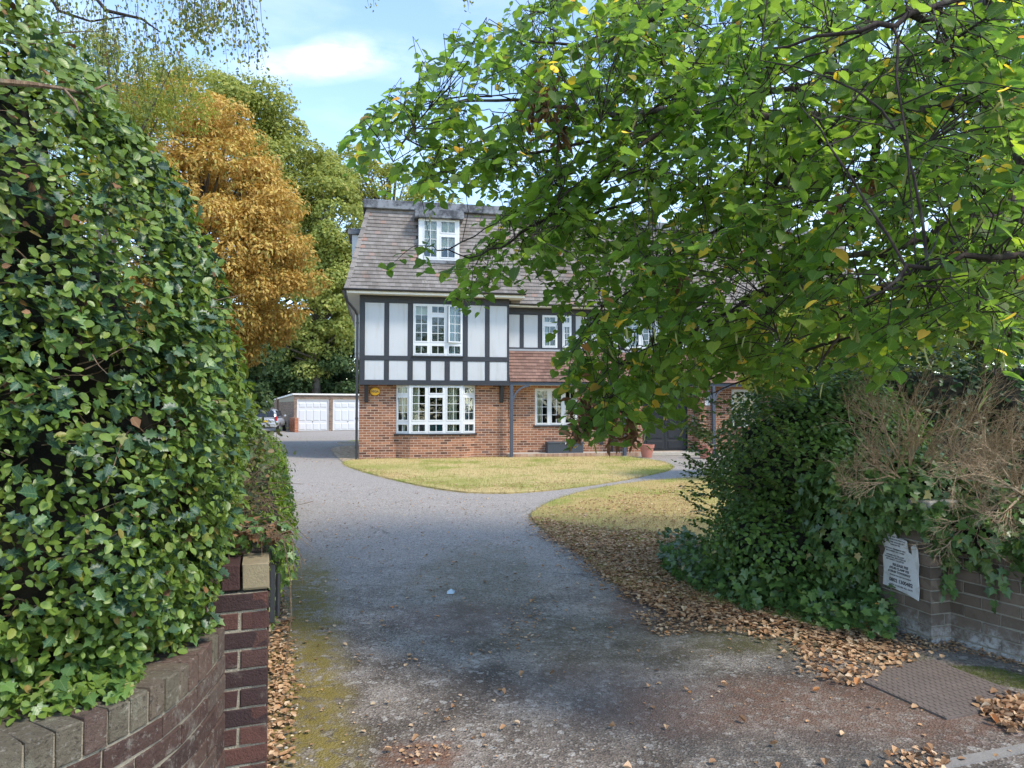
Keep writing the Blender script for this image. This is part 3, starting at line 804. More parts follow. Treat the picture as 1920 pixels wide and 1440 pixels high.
for i in range(len(edges) - 1):
    a, b = edges[i][1], edges[i + 1][0]
    if not any(q[0] < (a + b) / 2 < q[1] for q in wins): panel(a, b, RZ0 + .06, TZ0, FV)
for k, (a, b) in enumerate(wins):
    w, h = b - a, TZ0 - RZ0 - .06
    li = [(0, w, 0, h * .72, 2, 3), (0, w, h * .72, h, 2, 1)] if k < 2 else [(i * w / 3, (i + 1) * w / 3, 0, h, 2, 4) for i in range(3)]
    window(house, LM(a, FV + .0, 0, RZ0 + .06), w, h, li)
    curtain(house, LM(a, FV + .05, 0, RZ0 + .06), .04, w * .45, .0, h, M_CURTG, .1)
room(house, U1 + .05, UE - .1, FV + .23, 4.2, RZ0 - .4, EZ2 - .05)
mb = MB(); mb.box((U1, .22, TZ1 - .0), (UE + .3, FV, TZ1 + .03)); mb.box((U1 + .4, .2, TZ1 - .02), (UE + .3, .22, EZ2 + .01)); mb.build('soffit', M_SOFFIT, house)
gutter((U1 + .38, .15, EZ2 + .01), (UE + .35, .15, EZ2 + .01))
wr = frustum(U1 - .2, UE + .3, .21, 8.8, EZ2 + .012, .60, RZ - .06).build('wing_roof', M_UNDER, house)
tile_slope(wr, M_TILE, (U1 + .1, .2, EZ2), (UE + .3, .2, EZ2), (U1 + .1, .80, RZ - .06), (UE - .3, .80, RZ - .06), 0)
MB().box((U1 - .1, .68, RZ - .058), (UE - .2, 8.3, RZ + .2)).build('roof_kerb', M_LEAD, house, bevel=.02)
mb = MB(); mb.box((UE - .3, WV + .28, 0), (UE, 8.5, EZ2)); mb.box((U1, 8.2, 0), (UE - .3, 8.5, EZ2)); mb.build('end_wall', M_MORTAR, house)
# pipe and air brick
pu_ = wu(1147, 800, .5); MB().tube([(pu_, WV - .06, .13), (pu_, WV - .06, 2.2)], .035, 8).build('downpipe', M_BLACK, house)
au = wu(1127, 833, WV); MB().box((au - .06, WV - .03, .36), (au + .06, WV - .009, .5)).build('air_brick', M_BLACK, house)

def HW(u, v, z=0): return Vector((HO.x + cA * u - sA * v, HO.y + sA * u + cA * v, z))
# ---- storage box
bu0, bu1 = wu(1027, 840, .2), wu(1093, 840, .2)
sb_ = empty('storage_box', HW(bu0, .16, .137), HA)
tag(sb_, 'low dark grey ribbed storage box standing against the brick wall under the window', 'storage box')
Lb = bu1 - bu0
mb = MB(); mb.box((0, 0, 0), (Lb, .34, .30)); x = .04
while x < Lb - .04: mb.box((x, -.012, .02), (x + .03, -.0005, .28)); x += .055
mb.build('box_body', M_GREYBOX, sb_)
MB().box((-.015, -.025, .303), (Lb + .015, .355, .345)).build('lid', M_GREYBOX, sb_, bevel=.012, seg=2)
MB().box((Lb * .48, -.033, .26), (Lb * .54, -.026, .32)).build('latch', M_UPVC, sb_)
# ---- terracotta pots
M_PLANT = mat_leaf('pot_plant', [(0, (.05, .10, .02)), (1, (.12, .16, .04))], veins=False)
def pot(px, py, r, h, label, plant=True):
    g = G(px, py)
    p = empty('plant_pot', (g.x, g.y, .006)); tag(p, label, 'plant pot', 'terracotta pots by the front door')
    mb = MB(); mb.lathe([(0, .0), (r * .62, 0), (r * .86, h * .74), (r * .93, h * .74), (r * .99, h), (r * .88, h), (r * .82, h * .8)], (0, 0, 0), 28); mb.build('pot', M_TERRA, p, smooth=False)
    mb = MB(); mb.lathe([(r * .84, h * .86), (0, h * .88)], (0, 0, 0), 20); mb.build('soil', M_SOIL, p)
    if plant:
        N = 160; q = rng.normal(size=(N, 3)) * [.12, .12, .1] + [0, 0, h + .28]; q[:, 2] = np.maximum(q[:, 2], h * .9)
        leaf_cloud('foliage', LEAF_LANCE, q, rng.normal(size=(N, 3)) + [0, 0, 1], rng.normal(size=(N, 3)) + [0, 0, .6], np.full(N, .12), rng.random(N), M_TWIGBROWN if False else M_PLANT, p)
pot(1213, 858, .24, .40, 'wide empty terracotta pot standing left of the black double door', False)
pot(1323, 860, .25, .40, 'terracotta pot with a wispy plant beside the brick pier and the shrub', True)
# ------------------------------------------------------------------ ground
def mk_ground():
    t = NT('rough_ground')
    c = t.mix(t.step(t.noise(.5, 5), .4, .6), (.07, .075, .03), (.12, .10, .055))
    c = t.mix(t.math('MULTIPLY', t.noise(30, 5), .6), c, (.05, .04, .025))
    return t.surf(t.bsdf(c, .95, t.bump(t.noise(40, 5), .6, .03), 0, .2))
M_GROUND = mk_ground()
def mk_asphalt():
    t = NT('asphalt')
    P = t.co(); sp = t.node('ShaderNodeSeparateXYZ'); t.l.new(P, sp.inputs[0]); X, Y = sp.outputs['X'], sp.outputs['Y']
    n_big = t.noise(.45, 5, .6); n_mid = t.noise(2.2, 6, .65); n_fine = t.noise(16, 5, .7)
    # dry and worn towards the house, damp at the gate; the colours also counter the canopy's shade
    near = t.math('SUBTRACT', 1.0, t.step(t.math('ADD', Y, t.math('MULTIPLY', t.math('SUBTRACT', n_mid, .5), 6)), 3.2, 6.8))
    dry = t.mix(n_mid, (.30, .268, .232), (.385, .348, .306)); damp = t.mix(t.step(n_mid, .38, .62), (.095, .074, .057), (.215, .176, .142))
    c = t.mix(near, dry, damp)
    # aggregate
    vo = t.node('ShaderNodeTexVoronoi'); vo.inputs['Scale'].default_value = 95; t.l.new(P, vo.inputs['Vector'])
    vs_ = t.node('ShaderNodeSeparateColor'); t.l.new(vo.outputs['Color'], vs_.inputs[0])
    c = t.mix(t.math('MULTIPLY', t.step(vs_.outputs[0], .74, .96), .42), c, (.46, .42, .37))
    c = t.mix(t.math('MULTIPLY', t.step(vs_.outputs[1], .5, .95), .62), c, (.045, .040, .036))
    vo2 = t.node('ShaderNodeTexVoronoi'); vo2.inputs['Scale'].default_value = 34; t.l.new(P, vo2.inputs['Vector'])
    vs2 = t.node('ShaderNodeSeparateColor'); t.l.new(vo2.outputs['Color'], vs2.inputs[0])
    c = t.mix(t.math('MULTIPLY', t.step(vs2.outputs[0], .90, .97), .5), c, (.45, .42, .38))
    def blob(cx, cy, rx, ry, col, amt, lo=.42, hi=.62, nz=None):
        nonlocal c
        a = t.math('DIVIDE', t.math('SUBTRACT', X, cx), rx); b = t.math('DIVIDE', t.math('SUBTRACT', Y, cy), ry)
        d = t.math('ADD', t.math('MULTIPLY', a, a), t.math('MULTIPLY', b, b))
        m = t.math('SUBTRACT', 1.0, t.step(t.math('ADD', d, t.math('MULTIPLY', t.math('SUBTRACT', n_mid, .5), 2.2)), .2, 1.2))
        m = t.math('MULTIPLY', m, t.step(n_fine, .28, .62))
        c = t.mix(t.math('MULTIPLY', m, amt), c, col)
    OL = (.115, .095, .035)
    g = G(900, 1080); blob(g.x, g.y, .7, 1.5, OL, .5)
    g = G(1150, 1200); blob(g.x, g.y, 1.0, .7, OL, .4)
    g = G(1440, 1185); blob(g.x, g.y, .8, .5, (.09, .085, .025), .8)
    g = G(1560, 1330); blob(g.x, g.y, 1.3, .45, (.14, .075, .05), .8)
    g = G(1240, 1140); blob(g.x, g.y, .5, .7, (.15, .085, .055), .8)
    g = G(1160, 1300); blob(g.x, g.y, .6, .5, (.16, .12, .10), .6)
    g = G(800, 1420); blob(g.x, g.y, .22, .18, (.16, .07, .035), .9)
    g = G(860, 1160); blob(g.x, g.y, .5, .5, (.19, .12, .10), .5)
    g = G(1500, 1410); blob(g.x, g.y, .6, .3, (.06, .055, .05), .7)
    # moss along the hedge side
    d = t.math('ABSOLUTE', t.math('ADD', t.math('ADD', X, t.math('MULTIPLY', Y, .287)), .03))
    m = t.math('SUBTRACT', 1.0, t.step(t.math('ADD', d, t.math('MULTIPLY', t.math('SUBTRACT', n_mid, .5), .35)), .10, .34))
    m = t.math('MULTIPLY', m, t.math('SUBTRACT', 1.0, t.step(Y, 6.0, 7.8)))
    moss = t.mix(t.noise(7, 5), (.12, .095, .015), (.27, .205, .040))
    c = t.mix(t.math('MULTIPLY', m, t.math('ADD', .12, t.math('MULTIPLY', t.step(t.math('ADD', t.math('MULTIPLY', n_fine, .6), t.math('MULTIPLY', t.noise(6, 5, .7), .5)), .44, .60), .80))), c, moss)
    # hairline cracks
    vc = t.node('ShaderNodeTexVoronoi'); vc.feature = 'DISTANCE_TO_EDGE'; vc.inputs['Scale'].default_value = .8
    wv = t.node('ShaderNodeMix', data_type='RGBA'); wv.inputs[0].default_value = .25; t.l.new(P, wv.inputs[6])
    nn = t.node('ShaderNodeTexNoise'); nn.inputs['Scale'].default_value = 2; t.l.new(P, nn.inputs['Vector']); t.l.new(nn.outputs['Color'], wv.inputs[7]); t.l.new(wv.outputs[2], vc.inputs['Vector'])
    ck = t.math('MULTIPLY', t.math('SUBTRACT', 1.0, t.step(vc.outputs['Distance'], .002, .008)), t.math('MULTIPLY', t.step(n_big, .5, .6), .5))
    c = t.mix(ck, c, (.03, .03, .03))
    h = t.math('ADD', t.math('MULTIPLY', vo.outputs['Distance'], .6), t.math('MULTIPLY', n_fine, .8))
    rough = t.math('SUBTRACT', .92, t.math('MULTIPLY', t.math('MULTIPLY', near, n_mid), .35))
    return t.surf(t.bsdf(c, rough, t.bump(h, .8, .012), 0, .35))
M_ASPH = mk_asphalt()
def mk_turf(name):
    t = NT(name)
    P = t.co(); n1 = t.noise(.7, 4, .6); n2 = t.noise(3.5, 5, .65)
    tt = t.tint()
    straw = t.ramp(t.math('FRACT', t.math('ADD', tt, t.noise(55, 3))), [(0, (.32, .23, .09)), (.5, (.50, .38, .15)), (1, (.62, .50, .25))])
    green = t.ramp(t.noise(20, 3), [(0, (.20, .23, .04)), (1, (.38, .40, .10))])
    m = t.step(t.math('ADD', n1, t.math('MULTIPLY', n2, .5)), .70, .95)
    c = t.mix(m, straw, green)
    sp = t.node('ShaderNodeSeparateXYZ'); t.l.new(P, sp.inputs[0])
    for (px, py, r) in ((700, 878, 1.5), (1235, 884, 1.4), (1100, 915, 1.0), (870, 905, 1.3)):
        g = G(px, py); a = t.math('SUBTRACT', sp.outputs['X'], g.x); b = t.math('SUBTRACT', sp.outputs['Y'], g.y)
        dd = t.math('SQRT', t.math('ADD', t.math('MULTIPLY', a, a), t.math('MULTIPLY', b, b)))
        c = t.mix(t.math('MULTIPLY', t.math('SUBTRACT', 1.0, t.step(t.math('ADD', dd, n2), r * .3, r + .6)), .75), c, green)
    c = t.mix(t.math('MULTIPLY', t.step(n2, .55, .75), .35), c, (.30, .17, .07))
    return t.surf(t.bsdf(c, .9, t.bump(t.noise(90, 4, .7), .9, .02), 0, .15))
M_TURF = mk_turf('dry_turf')
g = MB().add([(-400, -60, -.03), (400, -60, -.03), (400, 900, -.03), (-400, 900, -.03)], [(0, 1, 2, 3)]).build('ground', M_GROUND); g['kind'] = 'structure'
drive = [(-9, -6), (14, -6), (14, 2.2), (6, 2.6), (5.5, 3.6), (7.5, 8), (9, 24), (9, 26), (-3, 24), (-4, 30), (-3, 60), (-30, 60), (-22, 47), (-15.5, 45), (-10.5, 30), (-7.2, 20), (-4.2, 12), (-2.42, 6.9), (-1.12, 3.1), (-1.12, 2.2), (-2, 1.6), (-9, 1.3)]
MB().add([(x, y, .004) for x, y in drive], [tuple(range(len(drive)))]).build('driveway', M_ASPH)['kind'] = 'structure'

def smooth_poly(pts, it=2, jit=0.0, seed=0):
    r = random.Random(seed); P = [Vector(p[:2]) for p in pts]
    for _ in range(it):
        Q = []
        for i in range(len(P)):
            a, b = P[i], P[(i + 1) % len(P)]
            Q += [a.lerp(b, .25), a.lerp(b, .75)]
        P = Q
    Q = []
    for i in range(len(P)):
        a, b = P[i], P[(i + 1) % len(P)]; n = max(1, int((b - a).length / .08))
        for k in range(n): Q.append(a.lerp(b, k / n) + Vector((r.uniform(-jit, jit), r.uniform(-jit, jit))))
    return Q
def turf(name, pts, z=.03, jit=.012, seed=0):
    P = smooth_poly(pts, 2, jit, seed); n = len(P)
    mb = MB(); mb.add([(p.x, p.y, z) for p in P] + [(p.x, p.y, .0) for p in P], [tuple(range(n))] + [((i + 1) % n, i, n + i, n + (i + 1) % n) for i in range(n)])
    o = mb.build(name, M_TURF); o['kind'] = 'structure'
    return [(p.x, p.y) for p in P]
def GP(l): return [tuple(G(*p)[:2]) for p in l]
hp = lambda u, v: tuple(HW(u, v)[:2])
lawn1 = GP([(641, 868), (655, 877), (700, 891), (760, 906), (820, 918), (870, 925), (930, 927), (1000, 924), (1080, 915), (1160, 903), (1230, 889), (1262, 880), (1256, 872), (1228, 864), (1190, 860)]) + [hp(8.2, -.02), hp(4.5, .0), hp(4.3, .28), hp(0, .28)]
lawn2 = GP([(992, 972), (1000, 962), (1030, 944), (1060, 933), (1100, 922), (1150, 912), (1220, 903), (1300, 897), (1400, 890)]) + [(8, 19), (9.5, 19), (9.5, 8), (7.5, 4.5), (3.0, 4.65), (2.5, 5.0)] + GP([(1600, 1195), (1450, 1160), (1290, 1128), (1180, 1110), (1135, 1082), (1100, 1042), (1040, 1010)])
L1 = turf('lawn', lawn1, seed=1); L2 = turf('lawn', lawn2, seed=2)
lawn3 = GP([(640, 832), (655, 826), (700, 824)]) + [hp(-.6, 6), hp(0, 4.5)]
L3 = turf('lawn', GP([(638, 833), (652, 827), (690, 825), (690, 831)]), seed=3)
def mk_gravel():
    t = NT('gravel')
    vo = t.node('ShaderNodeTexVoronoi'); vo.inputs['Scale'].default_value = 14; t.l.new(t.co(), vo.inputs['Vector'])
    s = t.node('ShaderNodeSeparateColor'); t.l.new(vo.outputs['Color'], s.inputs[0])
    c = t.ramp(s.outputs[0], [(0, (.20, .12, .07)), (.5, (.42, .32, .20)), (1, (.60, .52, .38))])
    return t.surf(t.bsdf(c, .9, t.bump(vo.outputs['Distance'], .9, .03)))
gp = GP([(618, 842), (640, 837), (668, 836)]) + [hp(-.02, 4.0), hp(-.02, .25), hp(-.0, .0)] + GP([(660, 866), (645, 868), (634, 860), (624, 850)])
Pg = smooth_poly(gp, 1, .02, 4); MB().add([(p.x, p.y, .022) for p in Pg], [tuple(range(len(Pg)))]).build('gravel_bed', mk_gravel())['kind'] = 'structure'
a, b = G(632, 833), G(672, 832.5); d = (b - a).normalized(); s = Vector((-d.y, d.x, 0)) * .07
MB().prism([a - s, b - s, b + s, a + s], 0, .11).build('kerb', M_STONE)['kind'] = 'structure'

def pts_in(poly, n, r=rng):
    P = np.array(poly); lo, hi = P.min(0), P.max(0); out = np.zeros((0, 2))
    while len(out) < n:
        q = lo + r.random((n * 2, 2)) * (hi - lo); q = q[in_poly(q[:, 0], q[:, 1], poly)]; out = np.vstack([out, q])
    return out[:n]
def grass(name, poly, n, h, near=None):
    q = pts_in(poly, n)
    if near: q = q[q[:, 1] < near]
    N = len(q); pos = np.column_stack([q, np.full(N, .028)])
    tip = rng.normal(size=(N, 3)) * .55 + [0, 0, 1]; nr = rng.normal(size=(N, 3)); nr[:, 2] = .2
    o = leaf_cloud(name, LEAF_BLADE, pos, nr, tip, h * (.5 + rng.random(N)), rng.random(N), M_TURF, uv=False)
    o['label'] = 'short parched blades of grass over the lawn'
    return o
grass('lawn_grass', L1, 60000, .045)
grass('lawn_grass', L2, 90000, .04, 17)
# ragged longer grass along the lawn edges
def edge_grass(L, n, h):
    P = np.array(L); i = rng.integers(0, len(P), n); q = P[i] + rng.normal(size=(n, 2)) * .025
    q = q[(q[:, 1] > 5)]; N = len(q)
    leaf_cloud('edge_grass', LEAF_BLADE, np.column_stack([q, np.full(N, .0)]), rng.normal(size=(N, 3)), rng.normal(size=(N, 3)) * .6 + [0, 0, 1], h * (.5 + rng.random(N)), rng.random(N), M_TURF, uv=False)['label'] = 'ragged blades of grass along the lawn edge'
edge_grass(L1, 9000, .07); edge_grass(L2, 14000, .06)

# ------------------------------------------------------------------ near walls and gate piers
BS = [(0, (.045, .026, .026)), (.4, (.080, .038, .032)), (.8, (.115, .052, .040)), (1, (.060, .040, .036))]
M_BNEAR = mat_brick('engineering_brick_red', BS, (.24, .21, .17), .35, .8, .9)
M_BNEAR2 = mat_brick('weathered_brick_red', [(0, (.075, .045, .038)), (.5, (.125, .07, .055)), (1, (.16, .12, .095))], (.32, .29, .24), .75, .9, 1.0)
M_COPING = mat_brick('coping_brick', [(0, (.15, .125, .09)), (.45, (.21, .18, .125)), (.8, (.16, .095, .075)), (1, (.13, .115, .09))], (.34, .33, .24), .8, .95, 1.0)
M_BYEL = mat_brick('pale_cap_brick', [(0, (.27, .22, .135)), (1, (.27, .22, .135))], (.17, .15, .09), .45)
def mk_brown():
    t = NT('brown_brick')
    c = t.ramp(t.tint(), [(0, (.10, .078, .060)), (.5, (.155, .118, .09)), (1, (.20, .155, .12))])
    c = t.mix(t.math('MULTIPLY', t.step(t.noise(26, 6, .65), .5, .8), .5), c, (.07, .055, .04))
    sp = t.node('ShaderNodeSeparateXYZ'); t.l.new(t.co(), sp.inputs[0])
    ef = t.math('SUBTRACT', 1.0, t.step(t.math('ADD', sp.outputs['Z'], t.math('MULTIPLY', t.noise(5, 6, .7), .5)), .27, .46))
    c = t.mix(t.math('MULTIPLY', ef, t.step(t.noise(24, 6, .7), .34, .6)), c, (.48, .47, .45))
    c = t.mix(t.math('MULTIPLY', t.step(t.noise(11, 7, .7), .58, .74), .5), c, (.26, .25, .19))
    return t.surf(t.bsdf(c, .85, t.bump(t.noise(110, 5, .7), .8, .006), 0, .3))
M_BROWN = mk_brown()
M_MORT2 = mat_simple('mortar_grey', (.31, .27, .20), .95, .35, 30, .8)
M_MORT3 = mat_simple('mortar_dark', (.34, .31, .25), .95, .4, 30, .8)

def brickmesh(mat, name='brick', seed=0):
    """a unit brick with slightly knocked arrises (54 triangles at most)"""
    r = random.Random(seed); mb = MB(); e = (.03, .12, .06)
    xs = [0, 1]; v = []
    for z in (0, 1):
        for y in (0, 1):
            for x in (0, 1): v.append((x, y, z))
    mb.box((0, 0, 0), (1, 1, 1)); return mb.mesh(name, mat)
def chamfer_brick(mat, L, D, H, seed=0):
    r = random.Random(seed); c = .004
    xs = [0, c, L - c, L]; zs = [0, c, H - c, H]
    vs = []; idx = {}
    for i in (0, 1, 2, 3):
        for k in (0, 1, 2, 3):
            corner = (i in (0, 3)) + (k in (0, 3))
            y = (0 if corner == 0 else c) + r.uniform(-.0012, .0018)
            idx[i, k] = len(vs); vs.append((xs[i] + r.uniform(-.0025, .0025), y + (r.uniform(.002, .008) if corner == 2 and r.random() < .3 else 0), zs[k] + r.uniform(-.0025, .0025)))
    fs = [(idx[i, k], idx[i + 1, k], idx[i + 1, k + 1], idx[i, k + 1]) for i in range(3) for k in range(3)]
    b = len(vs); vs += [(0, D, 0), (L, D, 0), (L, D, H), (0, D, H)]
    fs += [(idx[0, 0], idx[0, 1], idx[0, 2], idx[0, 3], b + 3, b), (idx[3, 3], idx[3, 2], idx[3, 1], idx[3, 0], b + 1, b + 2),
           (idx[0, 3], idx[1, 3], idx[2, 3], idx[3, 3], b + 2, b + 3), (idx[3, 0], idx[2, 0], idx[1, 0], idx[0, 0], b, b + 1)]
    return MB().add(vs, fs).mesh('brick', mat)
class Curve:
    def __init__(s, pts):
        P = [Vector((p[0], p[1], 0)) for p in pts]
        for _ in range(3):
            Q = [P[0]]
            for i in range(len(P) - 1): Q += [P[i].lerp(P[i + 1], .25), P[i].lerp(P[i + 1], .75)]
            P = Q + [P[-1]]
        s.P = P; s.S = [0]
        for i in range(1, len(P)): s.S.append(s.S[-1] + (P[i] - P[i - 1]).length)
        s.L = s.S[-1]
    def at(s, d):
        d = max(0, min(s.L - 1e-6, d)); i = max(0, int(np.searchsorted(s.S, d, 'right')) - 1); i = min(i, len(s.P) - 2)
        t = (d - s.S[i]) / (s.S[i + 1] - s.S[i]); return s.P[i].lerp(s.P[i + 1], t), (s.P[i + 1] - s.P[i]).normalized()
def curved_wall(root, cv, mat, matcop, mort, courses, z0, th=.215, side=1, s_from=0.0, s_to=None):
    """side=+1: face lies to the left of travel"""
    H, J, Lb = .065, .010, .215; s_to = s_to or cv.L
    n = max(4, int(cv.L / .05)); core = MB(); vs = []
    for i in range(n + 1):
        p, t = cv.at(cv.L * i / n); nr = Vector((-t.y, t.x, 0)) * side
        a, b = p - nr * .0085, p - nr * (th - .006)
        vs += [(a.x, a.y, 0), (b.x, b.y, 0), (b.x, b.y, z0 + courses * .075 + .09), (a.x, a.y, z0 + courses * .075 + .09)]
    fs = [(i * 4 + k, i * 4 + (k + 1) % 4, i * 4 + 4 + (k + 1) % 4, i * 4 + 4 + k) for i in range(n) for k in range(4)] + [(0, 1, 2, 3), (n * 4 + 3, n * 4 + 2, n * 4 + 1, n * 4)]
    wall = core.add(vs, fs).build('wall_core', mort, root)
    mes = [chamfer_brick(mat, Lb, .06, H, q) for q in range(5)]; half = [chamfer_brick(mat, .1025, .06, H, 9 + q) for q in range(3)]; cop = [chamfer_brick(matcop, .065, th, .10, 20 + q) for q in range(4)]
    r = random.Random(17)
    def place(me, s, L, z, back=0.0, tilt=0):
        p0, _ = cv.at(s); p1, _ = cv.at(s + L); t = (p1 - p0).normalized(); nr = Vector((-t.y, t.x, 0)) * side
        X = t if side < 0 else -t; O = p0 if side < 0 else p1
        A = Matrix(((X.x, -nr.x, 0), (X.y, -nr.y, 0), (0, 0, 1))).to_4x4()
        A.translation = O + nr * r.uniform(-.001, .003) + Vector((0, 0, z + r.uniform(-.001, .001)))
        A = A @ Matrix.Rotation(r.uniform(-.008, .008) + tilt, 4, 'X')
        inst('brick', me, wall, M=A)
    for k in range(courses):
        s = s_from - (.1125 if k % 2 else 0)
        while s < s_to - .05:
            if s < s_from: place(r.choice(half), s_from, .1025, z0 + k * .075)
            elif s + Lb <= s_to: place(r.choice(mes), s, Lb, z0 + k * .075)
            elif s_to - s > .03: place(chamfer_brick(mat, s_to - s - .004, .06, H, int(s * 999)), s, s_to - s - .004, z0 + k * .075)
            s += Lb + J
    s = s_from
    while s + .065 < s_to:
        place(r.choice(cop), s, .065, z0 + courses * .075, tilt=r.uniform(-.01, .01)); s += .074
    return wall
lwall = empty('curved_wall', (0, 0, 0)); tag(lwall, 'low curved red brick wall with a brick on edge coping under the tall hedge', 'wall')
LWP = [(-3.6, .62), (-2.8, .86), (-2.1, 1.15), (-1.6, 1.42), (-1.29, 1.70), (-1.15, 1.95), (-1.085, 2.15), (-1.075, 2.40), (-1.12, 2.745)]
lcv = Curve(LWP)
curved_wall(lwall, lcv, M_BNEAR2, M_COPING, M_MORT2, 8, -.03, side=-1, s_from=1.2)
rwall = empty('curved_wall', (0, 0, 0)); tag(rwall, 'low curved brown brick wall hung with ivy, white salts along its foot', 'wall')
RWP = [(2.845, 4.57), (2.95, 4.32), (3.05, 4.10), (3.25, 3.82), (3.6, 3.5), (4.2, 3.2), (5.2, 2.95), (6.5, 2.85)]
rcv = Curve(RWP)
curved_wall(rwall, rcv, M_BROWN, M_BROWN, M_MORT3, 8, -.03, side=-1, s_to=2.2)
def pier(root, O, d, n, L1, L2, courses, mat, mort, z0=-.03, capmat=None):
    """O front corner, d along front face, n outward normal of the front face; side face goes back along -n"""
    d = Vector((*d, 0)).normalized(); n = Vector((*n, 0)).normalized(); O = Vector((*O, 0))
    top = z0 + courses * .075
    q = [O + d * .006 - n * .006, O + d * (L1 - .006) - n * .006, O + d * (L1 - .006) - n * (L2 - .006), O + d * .006 - n * (L2 - .006)]
    if (q[1] - q[0]).cross(q[3] - q[0]).z < 0: q = q[::-1]
    core = MB().prism([(p.x, p.y) for p in q], 0, top - .008).build('pier_core', mort, root)
    full = [chamfer_brick(mat, .215, .06, .065, 40 + i) for i in range(4)]; head = [chamfer_brick(mat, .1025, .06, .065, 50 + i) for i in range(3)]
    capm = [chamfer_brick(capmat or mat, .1025, .06, .065, 60)]
    r = random.Random(3)
    def pl(me, P, X, N, z):
        A = Matrix(((X.x, -N.x, 0), (X.y, -N.y, 0), (0, 0, 1))).to_4x4(); A.translation = P + N * r.uniform(-.0008, .002) + Vector((0, 0, z)); inst('brick', me, core, M=A)
    def row(P, X, N, L, z, phase):
        x = 0; seq = []
        if abs(L - .44) < .02: seq = [.215, .215] if phase else [.1025, .215, .1025]
        elif abs(L - .328) < .02: seq = [.215, .1025] if phase else [.1025, .215]
        else: seq = [.215]
        gap = (L - sum(seq)) / max(1, len(seq) - 1)
        for q in seq: pl(r.choice(full if q > .2 else head), P + X * x, X, N, z); x += q + gap
    for k in range(courses):
        z = z0 + k * .075; ph = k % 2
        if n.dot(Vector((0, 0, 0)) - O) < 0: pass
        row(O, d, n, L1, z, ph); row(O + d * L1, -n, d, L2, z, 1 - ph); row(O - n * L2 + d * 0, n, -d, L2, z, 1 - ph); row(O + d * L1 - n * L2, -d, -n, L1, z, ph)
    return core, top
lp = empty('gate_pier', (0, 0, 0)); tag(lp, 'dark red brick gate pier rising out of the hedge, one pale brick at its top', 'gate pier')
pcore, ptop = pier(lp, (-1.283, 2.69), (.94, .342), (.342, -.94), .328, .328, 11, M_BNEAR, M_MORT2)
mb = MB()
MP = Matrix.Translation((-1.283, 2.69, 0)) @ Matrix.Rotation(math.radians(20), 4, 'Z')
inst('cap_brick', chamfer_brick(M_BYEL, .10, .215, .10, 5), pcore, M=MP @ Matrix.Translation((.228, 0, ptop + .006)))
for i in range(3): inst('cap_brick', chamfer_brick(M_BNEAR, .067, .215, .10, 6 + i), pcore, M=MP @ Matrix.Translation((.150 - i * .075, .002, ptop + .006)))
for i in range(4): inst('cap_brick', chamfer_brick(M_BNEAR2, .072, .10, .10, 16 + i), pcore, M=MP @ Matrix.Translation((.252 - i * .083, .226, ptop + .006)))
hg = empty('hinge_bracket', (-.972, 2.81, 0), math.radians(20)); tag(hg, 'black iron gate hinge post fixed to the side of the red brick pier', 'hinge')
MB().box((0, 0, .66), (.018, .05, .88)).build('hinge_plate', M_BLACK, hg); m_ = MB(); m_.tube([(.03, .02, .68), (.03, .02, .85)], .009, 8); m_.build('pin', M_BLACK, hg)
rp = empty('gate_pier', (0, 0, 0)); tag(rp, 'brown brick gate pier half buried in ivy with a torn white notice on it', 'gate pier')
KX, KY = 2.705, 4.51
rd = Vector((-.26, .966)).normalized(); rn = Vector((-rd.y, rd.x)); 
if rn.x > 0: rn = -rn
rpc, rtop = pier(rp, (KX, KY), rd, rn, .44, .328, 12, M_BROWN, M_MORT3)
MB().prism([(KX + rd.x * a - rn.x * b, KY + rd.y * a - rn.y * b) for a, b in ((-.02, -.02), (.46, -.02), (.46, .35), (-.02, .35))][::-1], rtop, rtop + .05).build('pier_cap', M_STONE, rp, bevel=.008)

# torn notice on the pier
def mk_sign():
    t = NT('sun_bleached_plastic')
    c = t.mix(t.step(t.noise(14, 6, .7), .45, .7), (.66, .66, .66), (.48, .47, .45))
    return t.surf(t.bsdf(c, .6, t.bump(t.noise(25, 4), .3, .004)))
M_SIGN = mk_sign(); M_INK = mat_simple('faded_black_ink', (.06, .06, .065), .7, .4, 60, 0)
sg = empty('notice', (0, 0, 0)); tag(sg, 'torn white parking notice with black print on the ivy covered pier', 'notice')
SW, SH = .30, .40
S0 = Vector((KX, KY, 0)) + Vector((*rd, 0)) * .075 + Vector((*rn, 0)) * .020 + Vector((0, 0, .30))
Xs = -Vector((*rd, 0)); Ns = Vector((*rn, 0)); O0 = S0 - Xs * SW
MS = Matrix(((Xs.x, 0, Ns.x), (Xs.y, 0, Ns.y), (0, 1, 0))).to_4x4(); MS.translation = O0
MS = MS @ Matrix.Rotation(math.radians(-2), 4, 'Z')
out = [(0, 0), (.10, -.004), (.21, -.012), (.30, -.03), (.305, .05), (.295, .13), (.30, .2), (.29, .30), (.27, .335), (.235, .31), (.245, .26), (.215, .27), (.20, .34), (.16, .352), (.12, .345), (.085, .395), (.01, .41), (-.005, .36), (-.012, .29), (.02, .25), (-.003, .20), (.006, .1)]
mb = MB(); mb.prism(out, 0, .004); pl_ = mb.build('plate', M_SIGN, sg); pl_.matrix_local = MS
def put_text(s, x, y, size, bold=0.0):
    me = text_mesh(s, size, M_INK, bold=bold, extr=.0004); o = inst('lettering', me, sg); o.matrix_local = MS @ Matrix.Translation((x, y, .0048)); return o
put_text('PRIV', .05, .375, .045, .0012)
rr = random.Random(5)
